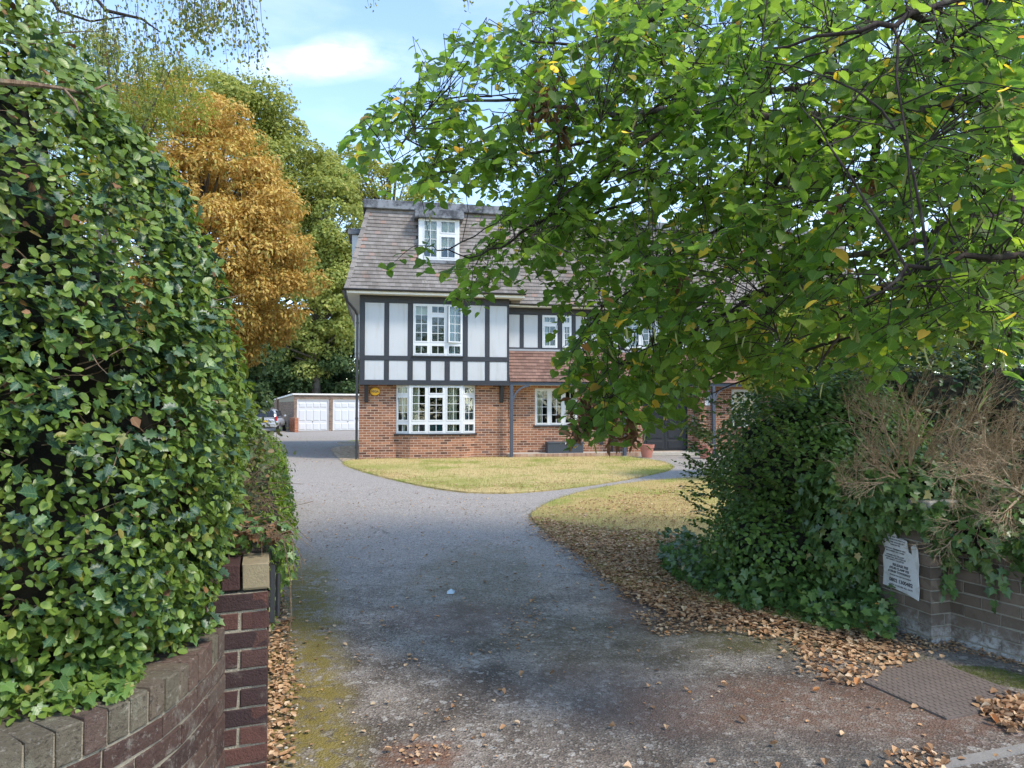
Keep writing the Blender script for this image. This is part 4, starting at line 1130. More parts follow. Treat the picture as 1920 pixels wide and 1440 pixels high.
rowsT = [('DO NOT PARK VEHICLES ON', .345), ('THIS PRIVATE PROPERTY AT', .327), ('ANY TIME. VEHICLES LEFT', .309), ('HERE MAY BE', .292), ('WITHOUT PERMISSION WILL', .262), ('BE CLAMPED OR TOWED', .246), ('OWNERS PAY THE COST', .218), ('OF REMOVAL AND STORAGE', .203), ('NO LIABILITY ACCEPTED', .188)]
for s, y in rowsT: put_text(s, .105, y, .0135, .0003)
put_text('RELEASE FEE', .15, .158, .024, .0009); put_text('£95.00 CLAMP FEE', .14, .134, .021, .0008); put_text('£150.00 TOWAWAY', .14, .110, .021, .0008)
put_text('VEHICLES RELEASED ON PAYMENT', .15, .086, .0115, .0002); put_text('0802 1300482', .155, .052, .034, .0012); put_text('OPEN 24 HOURS ALL DAYS', .155, .020, .016, .0003)

# ------------------------------------------------------------------ plate and kerb by the road
M_PLATE = mat_simple('brown_concrete', (.135, .106, .09), .9, .35, 9, .5)
c4 = [G(1588, 1268), G(1748, 1240), G(1945, 1318), G(1775, 1352)]
mb = MB().prism([(p.x, p.y) for p in c4], .0, .014)
nx, ny = 17, 17
for i in range(nx):
    for j in range(ny):
        a = (i + .5) / nx; b = (j + .5) / ny
        p = c4[0].lerp(c4[1], a).lerp(c4[3].lerp(c4[2], a), b)
        mb.box((p.x - .011, p.y - .011, .014), (p.x + .011, p.y + .011, .0165))
cv_ = mb.build('access_cover', M_PLATE); tag(cv_, 'brown studded access cover set in the asphalt near the brown wall', 'access cover')
a, b = G(1745, 1442), G(1990, 1392); d = (b - a).normalized(); s = Vector((-d.y, d.x, 0)) * .028
MB().prism([a - s, b - s, b + s, a + s], 0, .012).build('kerb', mat_simple('edging_concrete', (.22, .20, .18), .9, .25, 15, .4))['kind'] = 'structure'

# ------------------------------------------------------------------ garages
GA = Vector((-14.5, 46.0)); ga = math.radians(27.3)
gr = empty('garage_block', (GA.x, GA.y, 0), ga); tag(gr, 'flat roofed brick garage block with white panelled doors at the end of the drive', 'garage block')
GL, GD = 7.4, 11.9
doors = [(.2, 2.3), (2.58, 4.68), (4.96, 7.06)]
mb = MB(); core_boxes(mb, GL, 0, 2.42, [(a, b, 0, 2.12) for a, b in doors], .25)
gw_ = mb.build('brick_wall', M_MORT2, gr)
M_GBR = mat_brick('garage_brick', [(0, (.13, .085, .065)), (.5, (.20, .135, .10)), (1, (.27, .18, .13))], (.4, .36, .3), .3)
bb = BW(gw_, BRICKME, 0); bb.run(Matrix.Identity(4), .004, GL, .006, 2.41, [(a, b, 0, 2.12) for a, b in doors]); bb.done(mat=M_GBR)
sw = MB(); sw.add([(0, .25, 0), (.22, .25, 0), (.22, GD, 0), (0, GD, 0), (0, .25, 2.42), (.22, .25, 2.42), (.22, GD, 2.05), (0, GD, 2.05)], [(0, 3, 2, 1), (4, 5, 6, 7), (0, 1, 5, 4), (1, 2, 6, 5), (2, 3, 7, 6), (3, 0, 4, 7)])
sw.box((GL - .22, .25, 0), (GL, GD, 2.0)); sw.box((.22, GD - .2, 0), (GL - .22, GD, 2.0)); sd = sw.build('side_wall', M_MORT2, gr)
bb = BW(sd, BRICKME, 0, H=.065, J=.006); bb.run(LM(0, GD, -math.pi / 2), 0, GD, .006, 2.0); bb.done(mat=M_GBR)
MB().box((-.14, 6.4, 0), (-.0, 6.8, 2.3)).build('buttress', M_GBR, gr)
MB().add([(-.1, -.1, 2.425), (GL + .1, -.1, 2.425), (GL + .1, GD + .1, 2.03), (-.1, GD + .1, 2.03), (-.1, -.1, 2.53), (GL + .1, -.1, 2.53), (GL + .1, GD + .1, 2.14), (-.1, GD + .1, 2.14)], [(0, 3, 2, 1), (4, 5, 6, 7), (0, 1, 5, 4), (1, 2, 6, 5), (2, 3, 7, 6), (3, 0, 4, 7)]).build('roof', M_SOFFIT, gr)
for a, b in doors:
    fr = MB(); fr.box((a, .02, 0), (a + .05, .14, 2.12)); fr.box((b - .05, .02, 0), (b, .14, 2.12)); fr.box((a + .05, .02, 2.06), (b - .05, .14, 2.12))
    fr.build('door_frame', M_UPVC, gr)
    dd_ = MB().box((a + .055, .07, .03), (b - .055, .11, 2.055)).build('garage_door', M_UPVC, gr)
    w = (b - a - .11 - .12) / 4
    for i in range(4):
        for (z0_, z1_) in ((.10, .52), (.70, 1.42), (1.60, 1.90)):
            x_ = a + .115 + i * w
            pm_ = MB(); pm_.add([(x_ + .03, .0695, z0_), (x_ + w - .03, .0695, z0_), (x_ + w - .03, .0695, z1_), (x_ + .03, .0695, z1_), (x_ + .055, .045, z0_ + .03), (x_ + w - .055, .045, z0_ + .03), (x_ + w - .055, .045, z1_ - .03), (x_ + .055, .045, z1_ - .03)],
                                [(4, 5, 6, 7), (0, 1, 5, 4), (1, 2, 6, 5), (2, 3, 7, 6), (3, 0, 4, 7)]); pm_.build('panel', M_UPVC, dd_)
    MB().box(((a + b) / 2 - .02, .03, .60), ((a + b) / 2 + .02, .069, .68)).build('handle', M_BLACK, dd_)
lw_ = MB().box((-.25, -1.9, 0), (-.03, -.02, .92)).build('low_wall', mat_simple('orange_brick_core', (.4, .2, .12), .9)); lw_.location = (GA.x, GA.y, 0); lw_.rotation_euler = (0, 0, ga)
tag(lw_, 'short low orange red brick wall between the parked car and the garages', 'wall')
M_ORB = mat_brick('orange_brick', [(0, (.30, .10, .05)), (.5, (.46, .17, .09)), (1, (.52, .25, .15))])
bb = BW(lw_, BRICKME, 0); bb.run(LM(-.25, -.02, -math.pi / 2), 0, 1.88, .006, .90); bb.run(LM(-.25, -1.9), 0, .22, .006, .90); bb.done('brick_courses', M_ORB)

# ------------------------------------------------------------------ the parked car
car = empty('parked_car', (-15.65, 43.6, .006), math.radians(10)); tag(car, 'silver hatchback parked tail towards us beside the garages', 'car')
M_PAINT = mat_simple('silver_paint', (.62, .64, .68), .25, .03, 3, 0, .5); M_CGLASS = mat_simple('tinted_glass', (.015, .02, .03), .08, .1, 2, 0); M_TYRE = mat_simple('tyre_rubber', (.02, .02, .02), .8, .2, 20, .2)
M_RED = mat_simple('tail_lamp_red', (.45, .02, .02), .2, .1, 3, 0); M_RIM = mat_simple('alloy', (.5, .5, .52), .3, .1, 3, 0, .8)
def loft(secs, mat, name, parent):
    n = len(secs[0]); vs = [p for s_ in secs for p in s_]
    fs = [(i * n + k, i * n + (k + 1) % n, (i + 1) * n + (k + 1) % n, (i + 1) * n + k) for i in range(len(secs) - 1) for k in range(n)] + [tuple(range(n))[::-1], tuple((len(secs) - 1) * n + k for k in range(n))]
    o = MB().add(vs, fs).build(name, mat, parent, smooth=True, bevel=0)
    m = o.modifiers.new('s', 'SUBSURF'); m.levels = 1; m.render_levels = 2; return o
def ring(y, w, z0, z1, tw=.9):
    return [(-w, y, z0 + .05), (-w * 1.0, y, (z0 + z1) / 2), (-w * tw, y, z1), (0, y, z1 + .015), (w * tw, y, z1), (w, y, (z0 + z1) / 2), (w, y, z0 + .05), (0, y, z0)]
loft([ring(-.02, .70, .42, .70), ring(.0, .84, .30, .88, .93), ring(.25, .89, .24, .95, .95), ring(1.2, .91, .22, .96, .96), ring(2.6, .91, .22, .97, .96), ring(3.4, .89, .22, .92, .93), ring(4.05, .80, .26, .76, .9), ring(4.22, .62, .38, .62, .9)], M_PAINT, 'body', car)
def ring2(y, w, z0, z1, tw): return [(-w, y, z0), (-w * (1 + tw) / 2, y, (z0 + z1) / 2), (-w * tw, y, z1), (0, y, z1 + .03), (w * tw, y, z1), (w * (1 + tw) / 2, y, (z0 + z1) / 2), (w, y, z0), (0, y, z0)]
loft([ring2(.04, .78, .86, .90, .95), ring2(.12, .80, .86, 1.15, .86), ring2(.32, .81, .88, 1.44, .78), ring2(.8, .82, .90, 1.50, .78), ring2(1.9, .82, .90, 1.50, .78), ring2(2.5, .82, .90, 1.30, .82), ring2(3.0, .80, .88, .95, .9)], M_PAINT, 'cabin', car)
MB().add([(-.66, .045, .98), (.66, .045, .98), (.56, .225, 1.38), (-.56, .225, 1.38), (-.66, .08, .98), (.66, .08, .98), (.56, .26, 1.38), (-.56, .26, 1.38)], [(0, 1, 2, 3), (4, 7, 6, 5), (0, 3, 7, 4), (1, 5, 6, 2), (3, 2, 6, 7), (0, 4, 5, 1)]).build('rear_window', M_CGLASS, car)
for sg_ in (-1, 1):
    for (y0, y1) in ((.45, 1.35), (1.42, 2.4)):
        x_ = sg_ * .80; xt = sg_ * .70
        MB().add([(x_, y0, .99), (x_, y1, .99), (xt, y1 - .1, 1.37), (xt, y0 + .05, 1.40), (x_ - sg_ * .05, y0, .99), (x_ - sg_ * .05, y1, .99), (xt - sg_ * .05, y1 - .1, 1.37), (xt - sg_ * .05, y0 + .05, 1.40)], [(0, 1, 2, 3), (4, 7, 6, 5), (0, 4, 5, 1), (1, 5, 6, 2), (2, 6, 7, 3), (3, 7, 4, 0)]).build('side_window', M_CGLASS, car)
    MB().box((sg_ * .76 - .07, -.035, .74), (sg_ * .76 + .07, .10, 1.02)).build('tail_lamp', M_RED, car, bevel=.02, seg=2)
    MB().box((sg_ * .96 - .08, 2.35, .98), (sg_ * .96 + .08, 2.47, 1.10)).build('wing_mirror', M_PAINT, car, bevel=.03, seg=2)
    for y in (.72, 3.3):
        wh = MB(); wh.lathe([(.20, -.10), (.31, -.10), (.325, -.06), (.325, .06), (.31, .10), (.20, .10)], (0, 0, 0), 24); o = wh.build('tyre', M_TYRE, None); COL.objects.unlink(o); COL.objects.link(o)
        wheel = empty('wheel', (sg_ * .80, y, .325), 0, car); o.parent = wheel; o.rotation_euler = (0, math.pi / 2, 0)
        ri = MB(); ri.lathe([(0, .05), (.05, .07), (.19, .05), (.205, .09), (.205, -.09), (0, -.09)], (0, 0, 0), 20); o2 = ri.build('rim', M_RIM, wheel); o2.rotation_euler = (0, sg_ * math.pi / 2, 0)
MB().box((-.80, -.075, .33), (.80, .06, .60)).build('bumper', M_PAINT, car, bevel=.05, seg=3)
MB().box((-.26, -.09, .66), (.26, -.055, .77)).build('number_plate', mat_simple('plate_yellow', (.7, .5, .05), .5), car)
MB().box((-.5, .28, 1.445), (.5, .42, 1.49)).build('spoiler', M_CGLASS, car, bevel=.015)
# ------------------------------------------------------------------ foliage materials
M_PRIVET = mat_leaf('privet_leaf', [(0, (.075, .13, .018)), (.5, (.13, .205, .034)), (.88, (.19, .28, .05)), (.975, (.25, .26, .05)), (1, (.26, .12, .05))], .36, .32, 1.7)
M_HOLLY = mat_leaf('holly_leaf', [(0, (.020, .050, .028)), (.7, (.035, .085, .040)), (1, (.09, .16, .05))], .40, .1, 1.4, .5)
M_IVY = mat_leaf('ivy_leaf', [(0, (.048, .10, .028)), (.5, (.080, .155, .040)), (.85, (.12, .22, .052)), (.96, (.14, .22, .05)), (1, (.40, .30, .12))], .35, .22, 1.5, .5)
M_LIME = mat_leaf('lime_leaf', [(0, (.050, .105, .024)), (.45, (.082, .155, .030)), (.85, (.13, .215, .036)), (.962, (.19, .25, .035)), (.968, (.50, .38, .06)), (.99, (.62, .46, .10)), (1, (.30, .14, .05))], .5, .60, 2.6, .35)
M_SHRUB = mat_leaf('shrub_leaf', [(0, (.055, .11, .024)), (.6, (.095, .175, .036)), (.95, (.15, .25, .05)), (1, (.20, .30, .06))], .42, .25, 1.6, .4, veins=False)
M_LAUREL = mat_leaf('dark_shrub_leaf', [(0, (.024, .055, .016)), (.8, (.045, .095, .028)), (1, (.07, .135, .038))], .4, .2, 1.5, .4, veins=False)
M_HEDGE2 = mat_leaf('yellow_green_leaf', [(0, (.065, .12, .015)), (.5, (.12, .20, .02)), (1, (.22, .30, .035))], .45, .35, 1.6, .4, veins=False)
M_CHEST = mat_leaf('autumn_chestnut_leaf', [(0, (.36, .21, .055)), (.35, (.49, .32, .085)), (.7, (.60, .44, .12)), (.9, (.47, .42, .12)), (1, (.32, .31, .09))], .6, .3, 1.4, .2, veins=False, patch=.4)
M_TREEG = mat_leaf('tree_leaf_green', [(0, (.17, .215, .055)), (.5, (.26, .315, .085)), (.9, (.37, .40, .11)), (1, (.47, .42, .12))], .6, .42, 1.5, .2, veins=False, patch=.5)
M_TREED = mat_leaf('tree_leaf_dark', [(0, (.035, .065, .025)), (.7, (.065, .11, .038)), (1, (.11, .16, .05))], .6, .3, 1.5, .2, veins=False, patch=.5)
M_TREEY = mat_leaf('tree_leaf_yellow', [(0, (.17, .21, .04)), (.5, (.27, .32, .06)), (1, (.42, .39, .10))], .6, .4, 1.5, .2, veins=False, patch=.4)
M_BIRCH = mat_leaf('birch_leaf', [(0, (.085, .125, .035)), (.6, (.16, .21, .05)), (.9, (.30, .29, .07)), (1, (.20, .12, .05))], .5, .4, 1.6, .3, veins=False)
M_DRY = mat_leaf('dead_leaf', [(0, (.12, .07, .045)), (.15, (.28, .15, .08)), (.45, (.46, .26, .135)), (.75, (.58, .38, .225)), (.90, (.68, .52, .35)), (1, (.55, .22, .07))], .75, .12, 1.2, .2, veins=True, patch=.3)
M_DRYH = mat_leaf('hanging_dead_leaf', [(0, (.10, .05, .03)), (.5, (.22, .11, .06)), (1, (.34, .19, .10))], .75, .2, 1.3, .2)
M_SEED = mat_leaf('lime_bract', [(0, (.25, .28, .08)), (1, (.45, .42, .18))], .6, .4, 1.4, .2)
def mk_bark(name, a, b, sc=9):
    t = NT(name); mp_ = t.node('ShaderNodeMapping'); mp_.inputs['Scale'].default_value = (1, 1, .22); t.l.new(t.co(), mp_.inputs['Vector'])
    f = t.noise(sc * 4, 6, .7, mp_.outputs[0]); g = t.noise(sc, 4)
    c = t.mix(t.step(f, .35, .65), a, b); c = t.mix(t.math('MULTIPLY', t.step(g, .5, .7), .4), c, (.16, .17, .12))
    return t.surf(t.bsdf(c, .9, t.bump(f, .8, .01), 0, .2))
M_BARK = mk_bark('lime_bark', (.045, .035, .030), (.105, .09, .08))
M_BARKD = mk_bark('dark_twig_bark', (.022, .016, .014), (.055, .04, .035))
M_TWIG = mk_bark('brown_twig', (.12, .075, .045), (.24, .165, .105), 20)
M_DEAD = mk_bark('dead_twig', (.26, .175, .105), (.48, .36, .235), 16)
M_BARKF = mk_bark('far_bark', (.06, .05, .04), (.12, .10, .08), 2)
M_CORE = mat_simple('hedge_shade_core', (.018, .018, .011), .95, .5, 30, 1.0)  # near-black colour putting deep shade behind the leaves

def twigs(mb, starts, dirs, lens, r0, seg=3, nseg=4, bend=.35, rnd=None):
    rnd = rnd or random.Random(1)
    for s, d, l in zip(starts, dirs, lens):
        p = Vector(s); d = Vector(d).normalized(); pts = [p.copy()]
        for k in range(nseg):
            d = (d + Vector((rnd.uniform(-1, 1), rnd.uniform(-1, 1), rnd.uniform(-1, 1))) * bend / 2).normalized()
            p = p + d * l / nseg; pts.append(p.copy())
        mb.tube(pts, [r0 * (1 - .7 * k / nseg) for k in range(nseg + 1)], seg, cap=False)

# ------------------------------------------------------------------ the tall hedge
HB = [(-3.9, .72), (-3.0, .93), (-2.3, 1.24), (-1.70, 1.57), (-1.36, 1.85), (-1.20, 2.15), (-1.11, 2.48), (-1.20, 2.82), (-1.36, 3.2), (-1.50, 3.7), (-1.60, 4.15), (-1.82, 4.5), (-2.5, 4.75)]
hcv = Curve(HB)
HP_ = np.array([[p.x, p.y] for p in hcv.P]); HS_ = np.array(hcv.S)
def hpath(s):
    x = np.interp(s, HS_, HP_[:, 0]); y = np.interp(s, HS_, HP_[:, 1])
    e = .04; dx = np.interp(s + e, HS_, HP_[:, 0]) - np.interp(s - e, HS_, HP_[:, 0]); dy = np.interp(s + e, HS_, HP_[:, 1]) - np.interp(s - e, HS_, HP_[:, 1])
    l = np.hypot(dx, dy); return x, y, dy / l, -dx / l
def htop(y): return np.interp(y, [.8, 1.9, 2.3, 2.7, 3.1, 3.7, 4.0, 4.3, 4.8], [2.95, 2.84, 2.74, 2.64, 2.56, 2.44, 2.24, 1.98, 1.8])
S0_ = 1.45
def hedge_pts(n, depth, seed):
    r = np.random.default_rng(seed)
    s = np.interp(r.random(n), [0, .06, .80, 1], [0, 1.9, 4.4, 1]) if False else S0_ + (hcv.L - S0_) * r.random(n)
    x, y, nx, ny = hpath(s); zt = htop(y)
    base = np.interp(y, [.8, 2.6, 2.9, 4.8], [.62, .64, .5, .1])
    t = r.random(n); t = t * 1.18                       # above 1: over the top
    z = base + (zt - base) * np.minimum(t, 1)
    P = np.column_stack([x, y, z])
    d = wob(P, 3, .55) * .09 + wob(P, 4, 1.6) * .045 + wob(P, 5, 4.0) * .02
    bulge = .10 * np.sin(np.clip((z - base) / (zt - base), 0, 1) * math.pi)
    low = np.clip((z - base) / .35, 0, 1)
    d = d + bulge - (1 - low) * .10 - np.clip((z - zt + 1.1) / 1.1, 0, 1) ** 1.6 * .30
    over = np.clip(t - 1, 0, 1) / .18
    inn = over * .9
    dd = d - depth * r.random(n) ** 1.3 - inn
    P[:, 0] += nx * dd; P[:, 1] += ny * dd; P[:, 2] += over * .0 + wob(P, 8, 1.2) * .05 * (t > .85)
    N = np.column_stack([nx, ny, .25 + over * 1.5])
    return P, N, s, t
def cavity(P):
    """openings where the hedge has died back to bare twigs"""
    out = np.zeros(len(P))
    for (px, py, rx, ry) in ((170, 690, 75, 32), (80, 860, 60, 30), (280, 795, 70, 20), (60, 1110, 45, 20)):
        dep = np.maximum(P[:, 1], .3); qx = P[:, 0] / dep * F + 960; qy = 766 - (P[:, 2] - HC) / dep * F
        out = np.maximum(out, np.exp(-(((qx - px) / rx) ** 2 + ((qy - py) / ry) ** 2)))
    return out
hedge = empty('tall_hedge', (-1.6, 2.6, 0)); tag(hedge, 'tall overgrown hedge of privet, holly and ivy rising behind the low red brick wall', 'hedge')
HW0 = Matrix.Translation((1.6, -2.6, 0)); HOFF = np.array([1.6, -2.6, 0])
def hedge_leaves(n, depth, seed, tpl, smin, smax, mat, name, keep=None, split=0, one='leaf'):
    P, N, s, t = hedge_pts(n, depth, seed); r = np.random.default_rng(seed + 50)
    cv = cavity(P); k = r.random(len(P)) > cv * 1.1
    clump = wob(P, 31, 2.6)
    k &= r.random(len(P)) < (.78 + .55 * clump)
    if keep is not None: k &= keep(P, r)
    P, N = P[k], N[k]; n = len(P)
    nn = norm(N) + r.normal(size=(n, 3)) * .62 + [0, 0, .6]
    tip = norm(N) * .3 + r.normal(size=(n, 3)) * .75 + [0, 0, -.25]
    sz = smin + (smax - smin) * r.random(n) ** 1.3
    ti = r.random(n)
    if split:
        o0 = len(COL.objects)
        leaf_split('leaf', tpl, P, nn, tip, sz, ti, mat, hedge, split, name, None, one)
        for o in list(COL.objects)[o0:]:
            if o.parent == hedge: o.matrix_local = HW0 @ o.matrix_local
    else:
        o = leaf_cloud(name, tpl, P, nn, tip, sz, ti, mat, hedge); o.location = (1.6, -2.6, 0)
hedge_leaves(108000, .17, 100, LEAF_OVAL, .017, .042, M_PRIVET, 'privet_foliage', split=220)
holk = lambda P, r: (wob(P, 77, .8) > .25) | (r.random(len(P)) < .15)
hedge_leaves(19000, .14, 101, LEAF_HOLLY, .035, .062, M_HOLLY, 'holly_foliage', holk, 40, 'holly_leaf')
hedge_leaves(13000, .12, 102, LEAF_IVY, .03, .05, M_IVY, 'ivy_foliage', lambda P, r: (wob(P, 78, .9) > .2) | (P[:, 2] < .95), 40, 'ivy_leaf')
hedge_leaves(1700, .12, 103, LEAF_DRY, .018, .040, M_DRYH, 'dead_leaves', lambda P, r: wob(P, 79, 1.1) > .1)
# near-black core added to block light inside the hedge, then its twigs
n = 60; m = 14; vs = []
for i in range(n + 1):
    s = hcv.L * i / n; x, y, nx, ny = [float(a[0]) for a in hpath(np.array([s]))]
    zt = float(htop(y)); b = float(np.interp(y, [.8, 2.6, 2.9, 4.8], [.60, .62, .4, .0]))
    for k in range(m + 1):
        f = k / m; z = b + (zt - .12 - b) * f
        q = np.array([[x, y, z]]); d = float(wob(q, 3, .55)[0]) * .09 + float(wob(q, 6, 2.5)[0]) * .05 - .36 - .31 * max(0, (z - zt + 1.1) / 1.1) ** 1.6 - .2 * max(0, f - .75) - .10 * (1 - min(1, f * 6)) - .22 * float(cavity(q)[0])
        vs.append((x + nx * d, y + ny * d, z))
fs = [(i * (m + 1) + k, (i + 1) * (m + 1) + k, (i + 1) * (m + 1) + k + 1, i * (m + 1) + k + 1) for i in range(n) for k in range(m)]
b = len(vs); vs += [(v[0] - .8 if False else -3.4, max(v[1], 1.2) + (.9 if v[1] < 2 else 0), v[2]) for v in vs[m::m + 1]]
fs += [(i * (m + 1) + m, (i + 1) * (m + 1) + m, b + i + 1, b + i) for i in range(n)]
o = MB().add(vs, fs).build('shade_core', M_CORE, hedge); o.location = (1.6, -2.6, 0)
mb = MB(); P, N, s, t = hedge_pts(2600, .22, 120); rr = random.Random(9)
cv = cavity(P); pick = [i for i in range(len(P)) if rr.random() < .34 + cv[i] * 1.2]
st_ = []; di = []; le = []
for i in pick:
    nn = Vector(N[i]).normalized(); tan = Vector((-nn.y, nn.x, rr.uniform(-.5, .5)))
    st_.append(Vector(P[i]) - nn * rr.uniform(.05, .2)); di.append(nn * rr.uniform(.1, .7) + tan * rr.choice((-1, 1)) * rr.uniform(.3, 1)); le.append(rr.uniform(.08, .3))
twigs(mb, st_, di, le, .0026, 4, 4, .5, rr)
o = mb.build('twigs', M_TWIG, hedge); o['kind'] = 'stuff'; o.location = (1.6, -2.6, 0)
# the bare crooked branch that leans out of the hedge top
br = MB(); br.tube([W(-40, 150, 1.75), W(60, 158, 1.85), W(110, 165, 1.95), W(160, 176, 2.1), W(200, 158, 2.15)], [.010, .008, .006, .005, .003], 6); br.tube([W(120, 168, 1.97), W(140, 190, 1.97), W(150, 215, 1.97)], [.005, .004, .002], 5)
o = br.build('bare_branch', M_TWIG, hedge); o.location = (1.6, -2.6, 0)

# ------------------------------------------------------------------ generic leafy masses
def mass(parent, ells, n, tpl, smin, smax, mat, seed, name='foliage', depth=.18, split=0, one='leaf', droop=-.2, keep=None, up=.5, clumpf=1.3, clumpa=.16, thin=.0, off=(0, 0, 0)):
    """leaves in the outer shell of overlapping ellipsoids (cx, cy, cz, rx, ry, rz)"""
    r = np.random.default_rng(seed); E = np.array(ells, float)
    ar = (E[:, 3] * E[:, 4] + E[:, 3] * E[:, 5] + E[:, 4] * E[:, 5]); ar = ar / ar.sum()
    w = r.choice(len(E), n, p=ar); d = norm(r.normal(size=(n, 3)))
    P0 = E[w, :3] + d * E[w, 3:]
    f = 1 + wob(P0, seed + 1, clumpf) * clumpa + wob(P0, seed + 2, clumpf * 3) * clumpa * .5
    f = f - depth * r.random(n) ** 1.2
    P = E[w, :3] + d * E[w, 3:] * f[:, None]
    k = P[:, 2] > .02
    for i in range(len(E)):
        q = (P - E[i, :3]) / E[i, 3:]; k &= ((q ** 2).sum(1) > (1 - depth * 1.6) ** 2) | (w == i)
    if thin: k &= wob(P, seed + 9, clumpf * 2.2) > -1 + thin
    if keep is not None: k &= keep(P, r)
    P = P[k]; d = norm(d[k] / E[w[k], 3:]); n = len(P)
    nn = d + r.normal(size=(n, 3)) * .5 + [0, 0, up]; tip = d * .5 + r.normal(size=(n, 3)) * .7 + [0, 0, droop]
    sz = smin + (smax - smin) * r.random(n); ti = r.random(n)
    if split:
        leaf_split('leaf', tpl, P, nn, tip, sz, ti, mat, parent, split, name, None, one)
    else: leaf_cloud(name, tpl, P, nn, tip, sz, ti, mat, parent)
    return P
def blob_core(parent, ells, mat, k=.72, seed=0, name='shade_core'):  # dark solid added inside the foliage to block light
    mb = MB()
    for (cx, cy, cz, rx, ry, rz) in ells:
        nu, nv = 18, 10; vs = []
        for j in range(nv + 1):
            a = math.pi * j / nv
            for i in range(nu):
                b = 2 * math.pi * i / nu; d = Vector((math.sin(a) * math.cos(b), math.sin(a) * math.sin(b), math.cos(a)))
                q = np.array([[cx + d.x * rx, cy + d.y * ry, cz + d.z * rz]]); f = k * (1 + .12 * float(wob(q, seed + 1, 1.3)[0]))
                vs.append((cx + d.x * rx * f, cy + d.y * ry * f, max(.0, cz + d.z * rz * f)))
        mb.add(vs, [(j * nu + i, j * nu + (i + 1) % nu, (j + 1) * nu + (i + 1) % nu, (j + 1) * nu + i) for j in range(nv) for i in range(nu)])
    mb.build(name, mat, parent)

# ---- the clipped lower hedge by the drive
h2 = empty('low_hedge', (0, 0, 0)); tag(h2, 'low clipped yellow green hedge along the drive beyond the red brick pier', 'hedge')
E2 = []
for y in np.arange(3.75, 11.5, .5):
    zt = float(np.interp(y, [3.7, 5, 7, 11.5], [1.42, 1.30, 1.18, 1.05])); xf = -.326 * y - .02
    E2.append((xf - .42, y, zt * .52, .46, .55, zt * .53))
P_ = mass(h2, E2, 60000, LEAF_OVAL, .022, .042, M_HEDGE2, 200, depth=.2, clumpf=1.1, clumpa=.07, up=.7, droop=.1)
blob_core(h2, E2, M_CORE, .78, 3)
# grey, dying shoots and caught leaves over the pier
P_ = mass(h2, [(-1.50, 3.15, 1.12, .27, .30, .22), (-1.35, 3.35, 1.25, .26, .4, .28), (-1.62, 3.9, 1.35, .3, .5, .3)], 2600, LEAF_OVAL, .018, .036, mat_leaf('dull_hedge_leaf', [(0, (.05, .07, .03)), (.6, (.10, .13, .06)), (.85, (.16, .17, .07)), (1, (.25, .13, .06))]), 210, 'dull_foliage', depth=.6, thin=.5)
mb = MB(); st_ = []; di = []; le = []
for i in range(420):
    st_.append((rr.uniform(-1.75, -1.22), rr.uniform(2.95, 3.6), rr.uniform(.9, 1.25))); di.append((rr.uniform(-.3, 1), rr.uniform(-.9, .3), rr.uniform(-.4, .9))); le.append(rr.uniform(.08, .28))
twigs(mb, st_, di, le, .0028, 4, 4, .6, rr); o = mb.build('twigs', M_TWIG, h2); o['kind'] = 'stuff'
# ivy trailing over the pier
iv = empty('ivy_trail', (0, 0, 0)); tag(iv, 'trail of ivy and caught brown leaves hanging off the top of the red brick pier', 'ivy')
mass(iv, [(-1.16, 2.98, 1.0, .15, .14, .07), (-1.02, 3.05, .93, .06, .10, .10), (-.96, 3.0, .86, .04, .05, .10), (-1.25, 2.80, 1.0, .10, .10, .09)], 330, LEAF_IVY, .022, .042, M_IVY, 220, depth=.5, split=60, droop=-.6, thin=.3)
mass(iv, [(-1.20, 2.95, 1.0, .17, .14, .06), (-1.04, 2.98, .98, .09, .10, .05)], 130, LEAF_DRY, .022, .045, M_DRYH, 221, 'dead_leaves', depth=.4)
mb = MB()
for k in range(14):
    p = Vector((rr.uniform(-1.15, -.92), rr.uniform(2.85, 3.0), rr.uniform(.97, 1.04))); q = p + Vector((rr.uniform(.02, .22), rr.uniform(-.05, .1), rr.uniform(-.28, -.02)))
    mb.tube([p, p.lerp(q, .5) + Vector((.03, 0, .05)), q], [.003, .0022, .0012], 4, cap=False)
mb.tube([(-.97, 2.95, .98), (-.93, 2.93, .8), (-.915, 2.9, .66), (-.93, 2.9, .52), (-.95, 2.9, .42)], .0025, 4)
mb.build('stems', M_TWIG, iv)['kind'] = 'stuff'

# ------------------------------------------------------------------ shrub by the right hand gate
sh = empty('shrub', (0, 0, 0)); tag(sh, 'large rounded green shrub on the lawn edge in front of the doorway', 'shrub')
ES = [(2.62, 6.3, .82, .84, .9, .98), (2.50, 5.75, .42, .88, .70, .48), (2.95, 6.4, 1.08, .75, .8, .78), (3.2, 6.0, .60, .65, .7, .55)]
def shk(P, r):
    dep = P[:, 1]; qx = P[:, 0] / dep * F + 960; qy = 766 - (P[:, 2] - HC) / dep * F
    gap = np.exp(-(((qx - 1560) / 75) ** 2 + ((qy - 1000) / 75) ** 2)); return r.random(len(P)) > gap * 1.15
mass(sh, ES, 42000, LEAF_OVAL, .030, .052, M_SHRUB, 300, depth=.22, split=300, clumpf=1.0, clumpa=.11, keep=shk)
blob_core(sh, [(a, b, c, d * .98, e * .98, f * .98) for a, b, c, d, e, f in ES[:3]], M_CORE, .70, 5)
